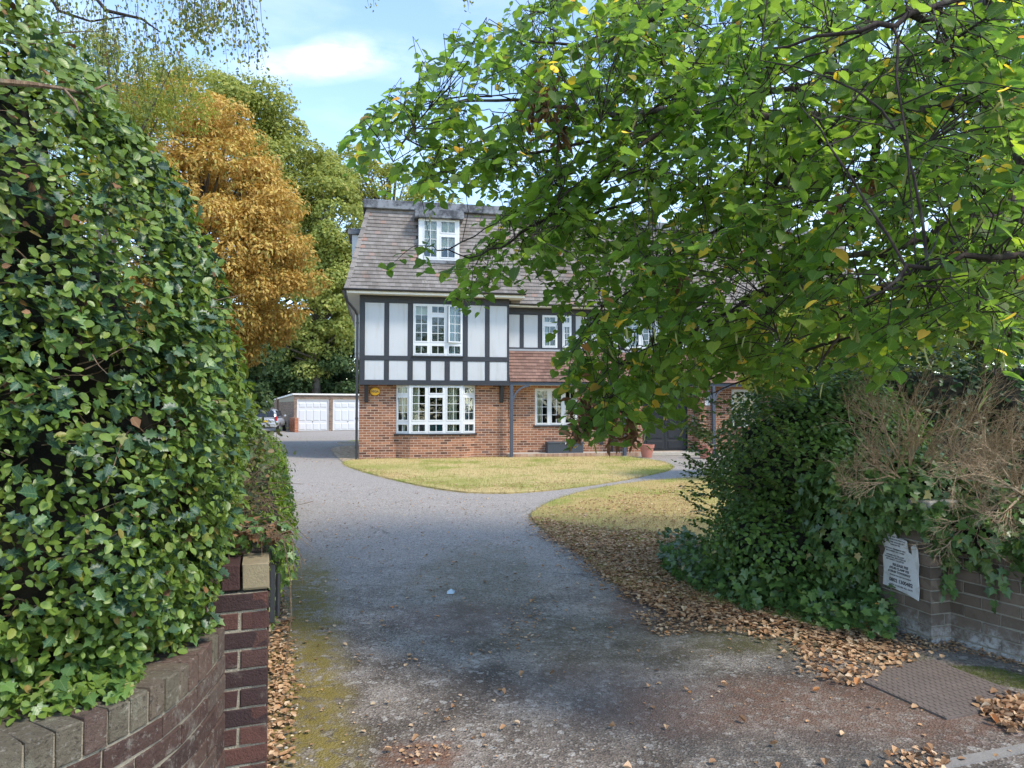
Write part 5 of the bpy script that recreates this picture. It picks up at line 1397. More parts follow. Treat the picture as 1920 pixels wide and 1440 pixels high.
# loose shoots sticking out on the lawn side
mb = MB(); LP = []; LN = []
for k in range(130):
    a = rr.uniform(2.2, 4.4); zz = rr.uniform(.25, 1.6); p = Vector((2.60 + .80 * math.cos(a), 6.3 + .85 * math.sin(a), zz)); d = Vector((math.cos(a) * 1.2, math.sin(a) * .7, rr.uniform(.1, .9))).normalized(); l = rr.uniform(.12, .34)
    pts = [p + d * l * t + Vector((0, 0, -.10 * t * t * l)) for t in (0, .35, .7, 1)]; mb.tube(pts, [.003, .0025, .002, .001], 4, cap=False)
    for t in np.arange(.25, 1.05, .11):
        for sgn in (-1, 1): LP.append(p + d * l * t); LN.append(d.cross(Vector((0, 0, 1))) * sgn * .8 + d * .6)
mb.build('shoots', M_TWIG, sh)['kind'] = 'stuff'
N = len(LP); leaf_cloud('shoot_leaves', LEAF_OVAL, np.array(LP), rng.normal(size=(N, 3)) * .4 + [0, 0, 1], np.array(LN), np.full(N, .04), rng.random(N), M_SHRUB, sh)
mb = MB()
for k in range(70):
    p = Vector((rr.uniform(2.75, 3.3), rr.uniform(5.5, 6.1), 0)); mb.tube([p, p + Vector((rr.uniform(-.15, .15), 0, .45)), p + Vector((rr.uniform(-.4, .4), rr.uniform(-.2, .2), 1.1))], [.012, .009, .005], 5, cap=False)
mb.build('stems', M_TWIG, sh)['kind'] = 'stuff'

dh = empty('dark_hedge', (0, 0, 0)); tag(dh, 'dense dark green hedge behind the dead branches and the ivy', 'hedge')
ED = [(x, 7.0 + (x - 3.6) * -.12, 1.05, .75, .65, 1.12 + .05 * math.sin(x * 3)) for x in np.arange(3.5, 8.0, .7)]
mass(dh, ED, 30000, LEAF_OVAL, .04, .07, M_LAUREL, 320, depth=.2, clumpf=.8, clumpa=.12)
blob_core(dh, ED, M_CORE, .76, 7)

# ------------------------------------------------------------------ ivy over pier, wall and ground
iv2 = empty('ivy', (0, 0, 0)); tag(iv2, 'thick ivy spilling over the brown brick pier and wall beside the torn notice', 'ivy')
def ivk(P, r):
    dep = P[:, 1]; qx = P[:, 0] / dep * F + 960; qy = 766 - (P[:, 2] - HC) / dep * F
    sign = (qx > 1650) & (qx < 1716) & (qy > 1012) & (qy < 1112)
    wallf = (qy > 1100 + (qx - 1780) * .10 + 22 * np.sin(qx * .07)) & (qx > 1735) ; pf = (qy > 1115) & (qx > 1640)
    lim = (qx > 1720) & (qx < 1800) & (qy > 1040)
    return ~(((sign & (r.random(len(P)) > .03)) | ((wallf | pf | lim) & (r.random(len(P)) > .06))) & (P[:, 1] < 5.2))
EI = [(2.80, 4.95, .92, .40, .42, .33), (2.45, 5.20, .62, .26, .34, .55), (3.12, 4.55, .72, .42, .42, .30), (3.35, 4.15, .66, .38, .40, .25), (3.75, 3.75, .62, .5, .42, .24), (4.5, 3.45, .62, .7, .40, .24), (2.62, 5.0, .85, .28, .32, .30)]
mass(iv2, EI, 13500, LEAF_IVY, .040, .075, M_IVY, 330, depth=.22, split=300, clumpf=1.8, clumpa=.12, droop=-.9, keep=ivk, up=.3)
blob_core(iv2, [EI[0], EI[2], EI[3], EI[4], EI[5]], M_CORE, .70, 8)
mb = MB(); LP = []; LT = []
for k in range(26):
    s = rr.uniform(.05, 1.6) if k > 3 else .02; p, t = rcv.at(s); nr = Vector((t.y, -t.x, 0)); nr = -Vector((-t.y, t.x, 0)); q = p + nr * .03 + Vector((0, 0, .60)); l = rr.uniform(.05, .30)
    pts = [q, q + nr * .02 + Vector((rr.uniform(-.02, .02), 0, -l * .5)), q + nr * .01 + Vector((rr.uniform(-.04, .04), 0, -l))]
    mb.tube(pts, .0016, 4, cap=False)
    for f in (.3, .6, .85, 1.0): LP.append(pts[0].lerp(pts[2], f) + nr * .015); LT.append(Vector((rr.uniform(-.8, .8), rr.uniform(-.3, .3), -1)))
mb.build('hanging_stems', M_TWIG, iv2)['kind'] = 'stuff'
N = len(LP); leaf_cloud('hanging_leaves', LEAF_IVY, np.array(LP), rng.normal(size=(N, 3)) * .3 + [-.6, -.8, .2], np.array(LT), .03 + rng.random(N) * .035, rng.random(N), M_IVY, iv2)
gi = empty('ground_ivy', (0, 0, 0)); tag(gi, 'ivy creeping over the leaf litter at the foot of the green shrub', 'ivy')
gpoly = GP([(1235, 1050), (1290, 1040), (1330, 1070), (1420, 1100), (1500, 1110), (1600, 1110), (1645, 1150), (1690, 1190), (1660, 1215), (1600, 1195), (1540, 1190), (1480, 1160), (1400, 1155), (1300, 1115), (1250, 1085)])
q = pts_in(gpoly, 2600); N = len(q); hgt = .05 + .20 * rng.random(N) ** 1.5 * (1 + wob(np.column_stack([q, np.zeros(N)]), 40, 1.5) * .5)
leaf_split('leaf', LEAF_IVY, np.column_stack([q, hgt]), rng.normal(size=(N, 3)) * .45 + [-.1, -.5, 1], rng.normal(size=(N, 3)) * .7 + [-.3, -.6, -.2], .035 + .04 * rng.random(N), rng.random(N) * .97, M_IVY, gi, 200)

# ------------------------------------------------------------------ dead conifer sprays over the wall
def dead_spray(name, c, label, n1, spread, axis, seed, L=.62):
    root = empty(name, (0, 0, 0)); tag(root, label, 'dead branches', 'bleached dead branches over the ivy')
    r = random.Random(seed); limb = MB(); tw = MB(); C = Vector(c); axis = Vector(axis).normalized()
    limb.tube([C + Vector((.15, .5, -.8)), C + Vector((.08, .25, -.35)), C], [.03, .024, .018], 7)
    def grow(mb, p, d, l, rad, lev):
        pts = [p.copy()]; rads = [rad]; n = 4
        for k in range(n):
            d = (d + Vector((r.uniform(-1, 1), r.uniform(-1, 1) * .6, r.uniform(-1, 1))) * .20 + Vector((0, -.02, .05))).normalized()
            p = p + d * l / n; pts.append(p.copy()); rads.append(rad * (1 - .6 * (k + 1) / n))
        mb.tube(pts, rads, 5 if lev == 0 else (4 if lev == 1 else 3), cap=False)
        if lev >= 3: return
        m = (8, 7, 5)[lev]
        for k in range(m):
            f = r.uniform(.25, 1.0); i = min(n - 1, int(f * n)); q = pts[i].lerp(pts[i + 1], f * n - i)
            dd = (pts[i + 1] - pts[i]).normalized(); dd = (dd + Vector((r.uniform(-1, 1), r.uniform(-.7, .4), r.uniform(-1, 1))) * (.75 if lev else .9)).normalized()
            grow(tw if lev >= 0 else mb, q, dd, l * r.uniform(.40, .62), rad * .46, lev + 1)
    for k in range(n1):
        a = (k + r.random()) / n1
        ang = spread[0] + (spread[1] - spread[0]) * a
        d = Vector((math.cos(ang), r.uniform(-.5, .15), math.sin(ang)))
        grow(limb, C + Vector((r.uniform(-.05, .05), r.uniform(-.05, .05), r.uniform(-.04, .04))), d, L * r.uniform(.65, 1.0) * (1 if 0.3 < a < .7 else .9), .0085, 0)
    limb.build('limbs', M_DEAD, root); tw.build('twigs', M_DEAD, root)['kind'] = 'stuff'
    return root
dead_spray('dead_branches', W(1705, 905, 4.75), 'fan of bleached dead conifer twigs standing up against the dark hedge', 13, (-.35, 3.45), (0, 0, 1), 2, .66)
dead_spray('dead_branches', W(1915, 925, 4.35), 'tangle of brown dead conifer twigs sagging over the ivy on the brown wall', 13, (1.2, 5.0), (0, 0, 1), 6, .52)

# leaves lolling over the coping of the red brick wall
r_ = np.random.default_rng(444); n = 3000; s_ = 1.5 + (lcv.L - 1.5) * r_.random(n); Pq = []; 
for i in range(n):
    p, t = lcv.at(float(s_[i])); nrr = Vector((t.y, -t.x, 0)); back = .10 + .20 * r_.random() - .07 * math.sin(s_[i] * 9) ; q = p - nrr * max(.035, back) ; Pq.append((q.x, q.y, .675 + .09 * r_.random() * min(1, back * 6)))
Pq = np.array(Pq); n = len(Pq)
o = leaf_cloud('coping_foliage', LEAF_OVAL, Pq, r_.normal(size=(n, 3)) * .5 + [.3, -.3, .9], r_.normal(size=(n, 3)) * .7 + [.4, -.3, -.3], .02 + .016 * r_.random(n), r_.random(n), M_PRIVET, hedge); o.location = (1.6, -2.6, 0)
k = r_.random(n) < .16
o = leaf_cloud('coping_ivy', LEAF_IVY, Pq[k] + [0, 0, .015], r_.normal(size=(k.sum(), 3)) * .4 + [.4, -.4, .8], r_.normal(size=(k.sum(), 3)) * .6 + [.5, -.5, -.5], .03 + .02 * r_.random(k.sum()), r_.random(k.sum()), M_IVY, hedge); o.location = (1.6, -2.6, 0)
# ------------------------------------------------------------------ the lime tree over the gate
lime = empty('lime_tree', (4.35, 5.3, 0)); tag(lime, 'lime tree with low leafy boughs hanging over the gateway and hiding the house wing', 'tree')
LO = Vector((-4.35, -5.3, 0))
tb = MB(); tb.tube([(4.35, 5.3, 0), (4.30, 5.28, .3), (4.22, 5.2, 1.3), (4.0, 5.08, 2.3), W(1925, 360, 5.0), W(1890, 250, 5.0), W(1862, 160, 5.0), W(1850, 20, 5.1), W(1860, -200, 5.3), W(1900, -420, 5.6)],
                   [.20, .16, .14, .125, .115, .105, .095, .085, .07, .05], 14)
o = tb.build('trunk', M_BARK, lime, smooth=True); o.location = LO
limbs = [([(1935, 330, 5.0), (1960, 240, 4.6), (1925, 170, 4.1), (1840, 185, 3.9), (1720, 215, 3.9), (1570, 226, 4.1), (1400, 215, 4.3), (1280, 208, 4.5), (1180, 216, 4.6), (1090, 210, 4.7), (1000, 190, 4.8), (860, 190, 4.9)], .038, 0),
 ([(1890, 250, 5.0), (1800, 275, 5.1), (1700, 310, 5.3), (1560, 330, 5.4), (1470, 350, 5.4), (1345, 345, 5.5), (1200, 372, 5.5), (1060, 420, 5.6), (980, 470, 5.6)], .026, 1),
 ([(1862, 160, 5.0), (1760, 110, 5.0), (1620, 130, 5.1), (1480, 165, 5.2), (1350, 190, 5.3), (1290, 192, 5.4), (1150, 260, 5.5), (900, 300, 5.4), (760, 260, 5.2)], .028, 1),
 ([(1855, 80, 5.1), (1740, 40, 5.0), (1600, -20, 4.9), (1400, -60, 4.8), (1250, 20, 4.7), (1100, 90, 4.8), (980, 72, 4.8)], .028, 1),
 ([(1640, 300, 4.4), (1630, 180, 4.4), (1628, 60, 4.4), (1620, -80, 4.4)], .020, 1),
 ([(1925, 360, 5.0), (1870, 400, 4.4), (1760, 430, 4.1), (1680, 470, 4.0), (1560, 490, 4.1), (1400, 560, 4.2), (1280, 640, 4.3), (1180, 700, 4.4)], .022, 1),
 ([(1925, 360, 5.0), (1900, 470, 4.6), (1780, 500, 4.3), (1650, 540, 4.0), (1600, 580, 3.8), (1535, 680, 3.7), (1532, 730, 3.7)], .015, 1),
 ([(1935, 400, 5.0), (2000, 430, 3.8), (1980, 480, 3.0), (1850, 480, 2.7), (1700, 500, 2.6), (1620, 560, 2.6)], .018, 1),
 ([(1850, 0, 5.1), (1950, -60, 4.0), (1900, -40, 3.0), (1750, 20, 2.8), (1600, 60, 2.7), (1450, 90, 2.9)], .020, 1),
 ([(1870, 210, 5.0), (1750, 380, 5.6), (1620, 420, 6.2), (1480, 470, 6.6), (1300, 520, 6.8), (1150, 560, 6.8)], .024, 1),
 ([(4.1 / 5.3 * F + 960, 640, 5.3), (1700, 600, 5.9), (1560, 640, 6.1), (1420, 700, 6.2), (1330, 740, 6.2)], .018, 1),
 ([(1570, 226, 4.1), (1500, 300, 4.5), (1420, 380, 4.8), (1300, 470, 4.8), (1150, 560, 4.7), (1080, 640, 4.6)], .016, 1),
 ([(1280, 208, 4.5), (1180, 300, 4.4), (1080, 380, 4.3), (980, 440, 4.2), (900, 480, 4.2), (820, 470, 4.2)], .012, 1)]
br = MB(); LIMBPTS = []
rl = random.Random(21)
for pl, r0, dk in limbs:
    P = [W(*p) for p in pl]; Q = []
    for i in range(len(P) - 1):
        for k in range(4):
            t = k / 4; q = P[i].lerp(P[i + 1], t)
            if Q: q += Vector((rl.uniform(-1, 1), rl.uniform(-1, 1), rl.uniform(-1, 1))) * .022
            Q.append(q)
    Q.append(P[-1]); n = len(Q); rads = [max(.004, 1.45 * r0 * (1 - .85 * i / (n - 1))) for i in range(n)]
    mbb = MB(); mbb.tube(Q, rads, 7, cap=False); o = mbb.build('branch', M_BARK if not dk else M_BARKD, lime, smooth=True); o.location = LO
    LIMBPTS += Q
LIMBPTS = np.array([tuple(p) for p in LIMBPTS])
# where the canopy hangs (its outline as seen from the gate), thickness by depth
CAN = [(655, 235), (700, 195), (760, 150), (800, 95), (880, 70), (950, 20), (1000, -40), (1200, -350), (2400, -450), (2400, 640), (1930, 655), (1850, 690), (1760, 640), (1640, 700), (1560, 660), (1480, 745), (1400, 700), (1330, 705), (1290, 770), (1240, 800), (1200, 835), (1150, 820), (1085, 830), (1060, 760), (1050, 700), (1080, 640), (1020, 590), (985, 500), (960, 470), (930, 560), (880, 580), (850, 545), (880, 470), (760, 520), (735, 515), (790, 470), (770, 410), (730, 370), (760, 330), (690, 320), (665, 270)]
Rn = np.random.default_rng(5)
def dmin(px): return np.interp(px, [650, 900, 1100, 1400, 1900], [3.8, 3.7, 3.6, 3.1, 2.3])
def dmax(px): return np.interp(px, [650, 800, 1000, 1300, 1900], [5.0, 5.6, 6.6, 7.4, 7.8])
C = []
while len(C) < 3000:
    px, py = Rn.uniform(640, 2250), Rn.uniform(-380, 850)
    if not in_poly([px], [py + (30 if py > 300 else 0)], CAN)[0]: continue
    if (px > 1940 or py < -20) and Rn.random() < .86: continue
    # hollows in the crown through which the sky shows
    if px > 1350 and py > 330 and Rn.random() < .0: continue
    k = math.sin(px * .021 + 1.3) * math.sin(py * .027 + .4) + .6 * math.sin(px * .05 + py * .043)
    if k < -.40 and Rn.random() < .80: continue
    if px < 1150 and Rn.random() < .14: continue
    if px < 1000 and py < 330 and Rn.random() < .30: continue
    if px < 905 and 345 < py < 465 and Rn.random() < .93: continue      # the dormer shows here
    if px < 960 and py > 360 and Rn.random() < .50: continue
    a, b = float(dmin(px)), float(dmax(px)); Y = a + (b - a) * Rn.random() ** .9
    C.append(tuple(W(px, py, Y)))
C = np.array(C)
rs = random.Random(77)
# secondary boughs: from the limbs out to nodes spread through the crown
nodes = C[Rn.choice(len(C), 330, replace=False)]; ATT = [LIMBPTS]; bw_ = MB()
dist0 = np.sqrt(((nodes[:, None, :] - LIMBPTS[None]) ** 2).sum(2)).min(1); order = np.argsort(dist0)
for i in order:
    q = Vector(nodes[i]); allp = np.concatenate(ATT); dd = ((allp - nodes[i]) ** 2).sum(1); near = np.argsort(dd)[:40]
    a = Vector(allp[near[rs.randint(6, 39)]]); v = q - a
    if v.length < .12 or v.length > 2.6: continue
    nrm_ = Vector((rs.uniform(-1, 1), rs.uniform(-1, 1), rs.uniform(.0, 1))) * v.length * .12; pts = []; n = 8
    for k in range(n + 1):
        t = k / n; pts.append(a + v * t + nrm_ * math.sin(t * math.pi) + Vector((rs.uniform(-1, 1), rs.uniform(-1, 1), rs.uniform(-1, 1))) * .012)
    r0 = .0036 + .0028 * v.length; bw_.tube(pts, [r0 * (1 - .6 * k / n) for k in range(n + 1)], 5, cap=False); ATT.append(np.array([tuple(p) for p in pts[1:]]))
o = bw_.build('boughs', M_BARKD, lime); o['kind'] = 'stuff'; o.location = LO
ATT = np.concatenate(ATT)
tw = MB(); LP, LN, LT, LS = [], [], [], []; BP, BT = [], []
for c in C:
    c0 = c; c = Vector(c); dd_ = ((ATT - c0) ** 2).sum(1); i = int(np.argmin(dd_)); root = Vector(ATT[i]); v = c - root; hd = Vector((v.x, v.y, 0))
    if hd.length < .05: hd = Vector((-1, rs.uniform(-1, 1), 0))
    hd = (hd.normalized() + Vector((rs.uniform(-.7, .7) - .3, rs.uniform(-.7, .7), 0))).normalized()
    L = rs.uniform(.24, .46); d = (hd + Vector((0, 0, rs.uniform(-.8, .05)))).normalized()
    if rs.random() < .22: d = (hd * .5 + Vector((0, 0, -1))).normalized()
    p = c - d * L * .5; pts = [p.copy()]; dd = d.copy(); n = 5
    for k in range(n):
        dd = (dd + Vector((rs.uniform(-.22, .22), rs.uniform(-.22, .22), -.10 + rs.uniform(-.14, .14)))).normalized(); p = p + dd * L / n; pts.append(p.copy())
    if v.length < .75:
        q0 = pts[0]; mid = root.lerp(q0, .5) + Vector((rs.uniform(-1, 1), rs.uniform(-1, 1), rs.uniform(0, 1))) * .05; pts = [root, mid] + pts
    m_ = len(pts); tw.tube(pts, [.0034 * (1 - .70 * k / (m_ - 1)) for k in range(m_)], 4, cap=False)
    side = dd.cross(Vector((0, 0, 1))); side = side.normalized() if side.length > .1 else Vector((1, 0, 0))
    base = len(pts) - 1 - n; nl = rs.randint(8, 13); sc_l = rs.uniform(.8, 1.12)
    for k in range(nl):
        t = (k + .5) / nl; q = pts[base + min(n - 1, int(t * n))].lerp(pts[base + min(n - 1, int(t * n)) + 1], t * n - int(t * n)); sg = -1 if k % 2 else 1
        tip = (side * sg * rs.uniform(.4, 1.0) + dd * rs.uniform(.2, .9) + Vector((0, 0, rs.uniform(-.75, .0)))).normalized()
        q = q + tip * .03
        LP.append(q); LT.append(tip); LN.append(Vector((rs.gauss(0, .5), rs.gauss(0, .5) - .25, .9)) + side * sg * .2)
        LS.append(sc_l * rs.uniform(.042, .086) * (1.0 if t > .2 else .8))
        if rs.random() < .055: BP.append(q + Vector((0, 0, -.03))); BT.append(Vector((rs.uniform(-.4, .4), rs.uniform(-.4, .4), -1)))
o = tw.build('twigs', M_BARKD, lime); o['kind'] = 'stuff'; o.location = LO
LP, LN, LT, LS = (np.array([tuple(v) for v in LP]), np.array([tuple(v) for v in LN]), np.array([tuple(v) for v in LT]), np.array(LS))
tint = np.clip(Rn.random(len(LP)) * .72 + .12 + wob(LP, 62, .55) * .20, 0, .962); P3 = LP
yl = (wob(P3, 61, .5) > .95) ; tint = np.where(yl & (Rn.random(len(LP)) < .35), .975, tint)
tint = np.where(Rn.random(len(LP)) < .006, .98, tint)
n0 = len(COL.objects)
leaf_split('leaf', LEAF_LIME, LP, LN, LT, LS, tint, M_LIME, lime, 300, 'foliage', LEAF_LIMEBIG)
for o in list(COL.objects)[n0:]:
    if o.parent == lime: o.matrix_local = Matrix.Translation(LO) @ o.matrix_local
BP = np.array([tuple(v) for v in BP]); BT = np.array([tuple(v) for v in BT]); N = len(BP)
o = leaf_cloud('seed_bracts', LEAF_BRACT, BP, Rn.normal(size=(N, 3)), BT, .06 + .04 * Rn.random(N), Rn.random(N), M_SEED, lime); o.location = LO
# clusters of shrivelled leaves caught in the boughs
cl = [(1015, 180, 4.2, .10, .16), (1050, 235, 4.2, .07, .13), (1000, 220, 4.3, .06, .10), (1090, 775, 4.3, .11, .13), (1150, 790, 4.3, .08, .13), (1185, 800, 4.3, .06, .12), (1078, 812, 4.2, .05, .06), (1565, 385, 3.2, .03, .05), (1275, 520, 3.6, .012, .03), (1630, 350, 3.6, .03, .03)]
P, S_ = [], []
for (px, py, Y, rx, rz) in cl:
    n = int(560 * rx * rz / .0145 * .10) + 10; c = np.array(W(px, py, Y)); P.append(c + Rn.normal(size=(n, 3)) * [rx * .36, rx * .36, rz * .5])
P = np.vstack(P); N = len(P)
o = leaf_cloud('shrivelled_leaves', T((0, 1.0), [(.12, .2), (.16, .5), (.07, .8)], .9, -.4), P, Rn.normal(size=(N, 3)), Rn.normal(size=(N, 3)) * .5 + [0, 0, -1], .04 + .05 * Rn.random(N), Rn.random(N), M_DRYH, lime); o.location = LO

# ------------------------------------------------------------------ far trees
def far_tree(name, label, Y, ells, n, smin, smax, mat, seed, cat='tree', clump=(.16, .30), thick=1.0, group=None, trunk=True, tpl=LEAF_FAR, droop=-.3, gaps=.25, per=None):
    """ells: (px, py, rx, ry) in the photograph's pixels at distance Y; crown = many leafy clumps over those ellipsoids"""
    r = np.random.default_rng(seed); root = None
    E = []
    for (px, py, rx, ry) in ells:
        c = W(px, py, Y); k = Y / F; E.append((c.x, Y, c.z, rx * k, max(rx, ry * .5) * k * thick, ry * k))
    E = np.array(E); cx, cy = float(E[:, 0].mean()), Y
    root = empty(name, (cx, cy, 0)); tag(root, label, cat, group); off = Vector((-cx, -cy, 0))
    ar = E[:, 3] * E[:, 5]; ar = ar / ar.sum(); nc = int(per or 110)
    w = r.choice(len(E), nc * 2, p=ar); d = norm(r.normal(size=(nc * 2, 3))); P = E[w, :3] + d * E[w, 3:] * (.62 + .30 * r.random((nc * 2, 1)))
    k = (P[:, 2] > .8); 
    for i in range(len(E)): q = (P - E[i, :3]) / E[i, 3:]; k &= ((q ** 2).sum(1) > .30)
    P = P[k][:nc]; nc = len(P); R = (clump[0] + (clump[1] - clump[0]) * r.random(nc)) * E[:, 3].max()
    ci = r.choice(nc, n, p=R ** 2 / (R ** 2).sum()); dd = norm(r.normal(size=(n, 3)) + [0, 0, .25])
    sq = np.array([1.15, 1.15, .72]); f = (1 - .40 * r.random(n) ** 1.6)
    Q = P[ci] + dd * R[ci, None] * sq * f[:, None]
    Q += (wob(Q, seed + 3, .55)[:, None] * dd) * R.mean() * .22
    g = wob(Q, seed + 4, 1.1 / max(.8, R.mean())) > -1.3 + gaps * 1.2
    g &= Q[:, 2] > .3
    Q = Q[g]; dn = dd[g]; ci = ci[g]; m = len(Q)
    nn = dn + r.normal(size=(m, 3)) * .55 + [0, 0, .5]; tip = dn * .5 + r.normal(size=(m, 3)) * .6 + [0, 0, droop]
    ti = np.clip(.5 + (r.random(m) - .5) * .8 + (r.random(nc)[ci] - .5) * .35, 0, .999)
    o = leaf_cloud('crown', tpl, Q, nn, tip, smin + (smax - smin) * r.random(m), ti, mat, root, uv=False); o.location = off
    if trunk:
        zt = float((E[:, 2]).max()); rr_ = random.Random(seed); tr = MB(); R0 = max(.15, zt * .026)
        tr.tube([(cx, cy, 0), (cx + .05, cy, zt * .3), (cx + rr_.uniform(-.3, .3), cy, zt * .7), (cx, cy, zt)], [R0, R0 * .8, R0 * .5, R0 * .2], 10); o = tr.build('trunk', M_BARKF, root); o.location = off
        lb = MB()
        for i in range(min(nc, 9 if seed == 405 else 46)):
            a = Vector((cx, cy, max(1.0, min(P[i][2] * .75, zt * .9)))); b = Vector(P[i]); md = a.lerp(b, .5) + Vector((0, 0, -.04 * (b - a).length))
            lb.tube([a, md, b], [R0 * .30, R0 * .18, R0 * .05], 5, cap=False)
        o = lb.build('limbs', M_BARKF, root); o.location = off
    return root
far_tree('horse_chestnut', 'tall horse chestnut in orange brown autumn leaf above the tall hedge', 27, [(400, 470, 185, 235), (330, 300, 140, 190), (470, 520, 125, 150), (400, 360, 130, 170), (300, 480, 150, 300)], 125000, .10, .22, M_CHEST, 400, per=420, tpl=LEAF_FARLONG, droop=-.9, clump=(.09, .19), gaps=.42)
far_tree('weeping_tree', 'yellow green weeping tree in front of the orange chestnut at the hedge top', 19, [(235, 150, 115, 100), (120, 200, 120, 120), (335, 175, 65, 75), (200, 300, 110, 150)], 42000, .05, .10, M_TREEY, 405, per=170, tpl=LEAF_FARLONG, droop=-1.2, gaps=.55)
far_tree('tall_tree', 'tall green tree with a rounded crown directly behind the orange chestnut', 64, [(465, 300, 118, 160), (520, 400, 115, 200), (440, 240, 90, 100), (510, 540, 100, 180)], 62000, .20, .38, M_TREEG, 410, per=150, gaps=.2)
far_tree('tall_tree', 'green tree with a broad low crown rising left of the roof', 62, [(612, 420, 85, 150), (570, 560, 105, 160), (600, 560, 90, 150)], 60000, .20, .38, M_TREEG, 420, per=130, gaps=.2)
far_tree('tall_tree', 'bright green leafy tree hanging down beside the black downpipe and garage roof', 66, [(625, 610, 62, 110), (650, 520, 40, 90)], 20000, .18, .36, M_TREEG, 430, per=60, gaps=.15)
far_tree('tall_tree', 'pale feathery tree with bare twigs showing above the flat roof', 70, [(660, 330, 62, 62), (735, 355, 62, 48), (800, 400, 70, 60)], 15000, .18, .34, M_TREEY, 440, per=80, gaps=.75)
far_tree('conifer', 'dark conifer behind the parked car', 62, [(500, 705, 60, 75), (430, 660, 60, 100)], 20000, .22, .42, M_TREED, 450, per=50, gaps=.1, droop=-.8)
far_tree('dark_tree', 'dark green tree right behind the garage roof', 64, [(560, 690, 85, 75), (650, 700, 70, 65)], 26000, .22, .40, M_TREED, 460, per=60, gaps=.35)
far_tree('dark_tree', 'dark tree mass filling the ground between the hedge and the chestnut', 34, [(300, 700, 170, 120), (440, 690, 60, 90)], 16000, .2, .4, M_TREED, 470, per=60, gaps=.1)
far_tree('garden_tree', 'yellow green tree at the far end of the house wing behind the shrub', 14.5, [(1470, 660, 110, 90), (1560, 620, 120, 110)], 24000, .07, .13, M_TREEY, 480, per=90, gaps=.2)
far_tree('garden_tree', 'green tree behind the dark hedge at the edge of the view', 19, [(1750, 600, 150, 130), (1900, 520, 160, 160)], 24000, .10, .18, M_TREEG, 490, per=90, gaps=.3)

fb = empty('far_hedgerow', (0, 92, 0)); tag(fb, 'dark distant hedgerow closing the view beyond the garages', 'hedgerow')
EH = [(x, 0, 3.0 + 1.2 * math.sin(x * .7), 4.2, 2.5, 4.0 + 1.2 * math.sin(x * .45)) for x in np.arange(-60, 75, 4.5)]
mass(fb, EH, 60000, LEAF_FAR, .35, .7, M_TREED, 500, depth=.25, clumpf=.15, clumpa=.2)
# ------------------------------------------------------------------ drooping birch at the top of the view
bi = empty('birch_tree', (-6.2, 12.5, 0)); tag(bi, 'silver birch with thin weeping twigs trailing into the top corner of the sky', 'tree')
BO = Vector((6.2, -12.5, 0)); rb = random.Random(31)
t_ = MB(); t_.tube([(-11.0, 12.5, 0), (-10.9, 12.4, 3), (-10.7, 12.0, 6), (-10.4, 11.6, 9), (-10.2, 11.5, 12.5)], [.17, .15, .12, .09, .04], 12)
o = t_.build('trunk', mk_bark('birch_bark', (.30, .29, .27), (.60, .58, .55), 3), bi, smooth=True); o.location = BO
bm = MB(); tw = MB(); LP, LT = [], []
def weep(p, L, n=7, leafy=1.0, sway=(.1, 0)):
    d = Vector((sway[0] + rb.uniform(-.25, .25), rb.uniform(-.2, .2), -1)).normalized(); pts = [p.copy()]
    for k in range(n):
        d = (d + Vector((rb.uniform(-.16, .16), rb.uniform(-.16, .16), -.1))).normalized(); p = p + d * L / n; pts.append(p.copy())
    tw.tube(pts, [.006 * (1 - .8 * k / n) for k in range(n + 1)], 3, cap=False)
    for k in range(int(L * 30 * leafy)):
        f = rb.random() * n; i = min(n - 1, int(f)); q = pts[i].lerp(pts[i + 1], f - i) + Vector((rb.gauss(0, .045), rb.gauss(0, .045), rb.gauss(0, .04)))
        LP.append(tuple(q)); LT.append((rb.uniform(-.6, .6), rb.uniform(-.6, .6), -1))
boughs = [([(-10.6, 12.0, 6.6), W(130, -60, 11.4), W(200, 20, 11.0), W(265, 35, 10.8), W(300, 60, 10.6)], .05, .55, .5),
          ([(-10.4, 11.7, 8.6), W(250, -130, 11), W(350, -60, 10.6), W(420, -45, 10.3), W(455, -20, 10.2)], .05, 1.0, 1.15),
          ([(-10.5, 11.7, 7.4), W(60, -60, 11.6), W(110, 20, 11.5), W(170, 40, 11.3), W(240, 30, 11.2)], .045, .8, .6),
          ([(-10.3, 11.6, 10), W(450, -260, 10.6), W(650, -140, 10.2), W(860, -90, 10), W(900, -80, 10)], .05, .35, .5)]
for pl, r0, leafy, LL in boughs:
    P = [Vector(p) for p in pl]; n = len(P); bm.tube(P, [r0 * (1 - .8 * i / (n - 1)) for i in range(n)], 7)
    for i in range(n - 1):
        for k in range(12 if i else 4):
            q = P[i].lerp(P[i + 1], rb.random()) + Vector((rb.uniform(-.25, .25), rb.uniform(-.6, .6), rb.uniform(-.1, .1)))
            weep(q, LL * rb.uniform(.5, 1.25) * (1.0 if i > 0 else .6), leafy=leafy)
for k in range(46): weep(W(rb.uniform(130, 345), rb.uniform(40, 130), rb.uniform(10.5, 13)), rb.uniform(.5, 1.25), leafy=1.2)
for k in range(26): weep(W(rb.uniform(335, 430), rb.uniform(-40, 30), rb.uniform(9.8, 10.8)), rb.uniform(.35, .85), leafy=1.5)
for (px, py) in ((700, -14), (683, -16), (870, -20), (880, -14), (875, -2)): weep(W(px, py, 10), .22, leafy=1.0)
o = bm.build('branches', M_BARKD, bi); o.location = BO
o = tw.build('twigs', M_BARKD, bi); o['kind'] = 'stuff'; o.location = BO
LP = np.array(LP); LT = np.array(LT); N = len(LP)
o = leaf_cloud('foliage', LEAF_OVAL, LP, Rn.normal(size=(N, 3)), LT, .035 + .04 * Rn.random(N), Rn.random(N), M_BIRCH, bi); o.location = BO

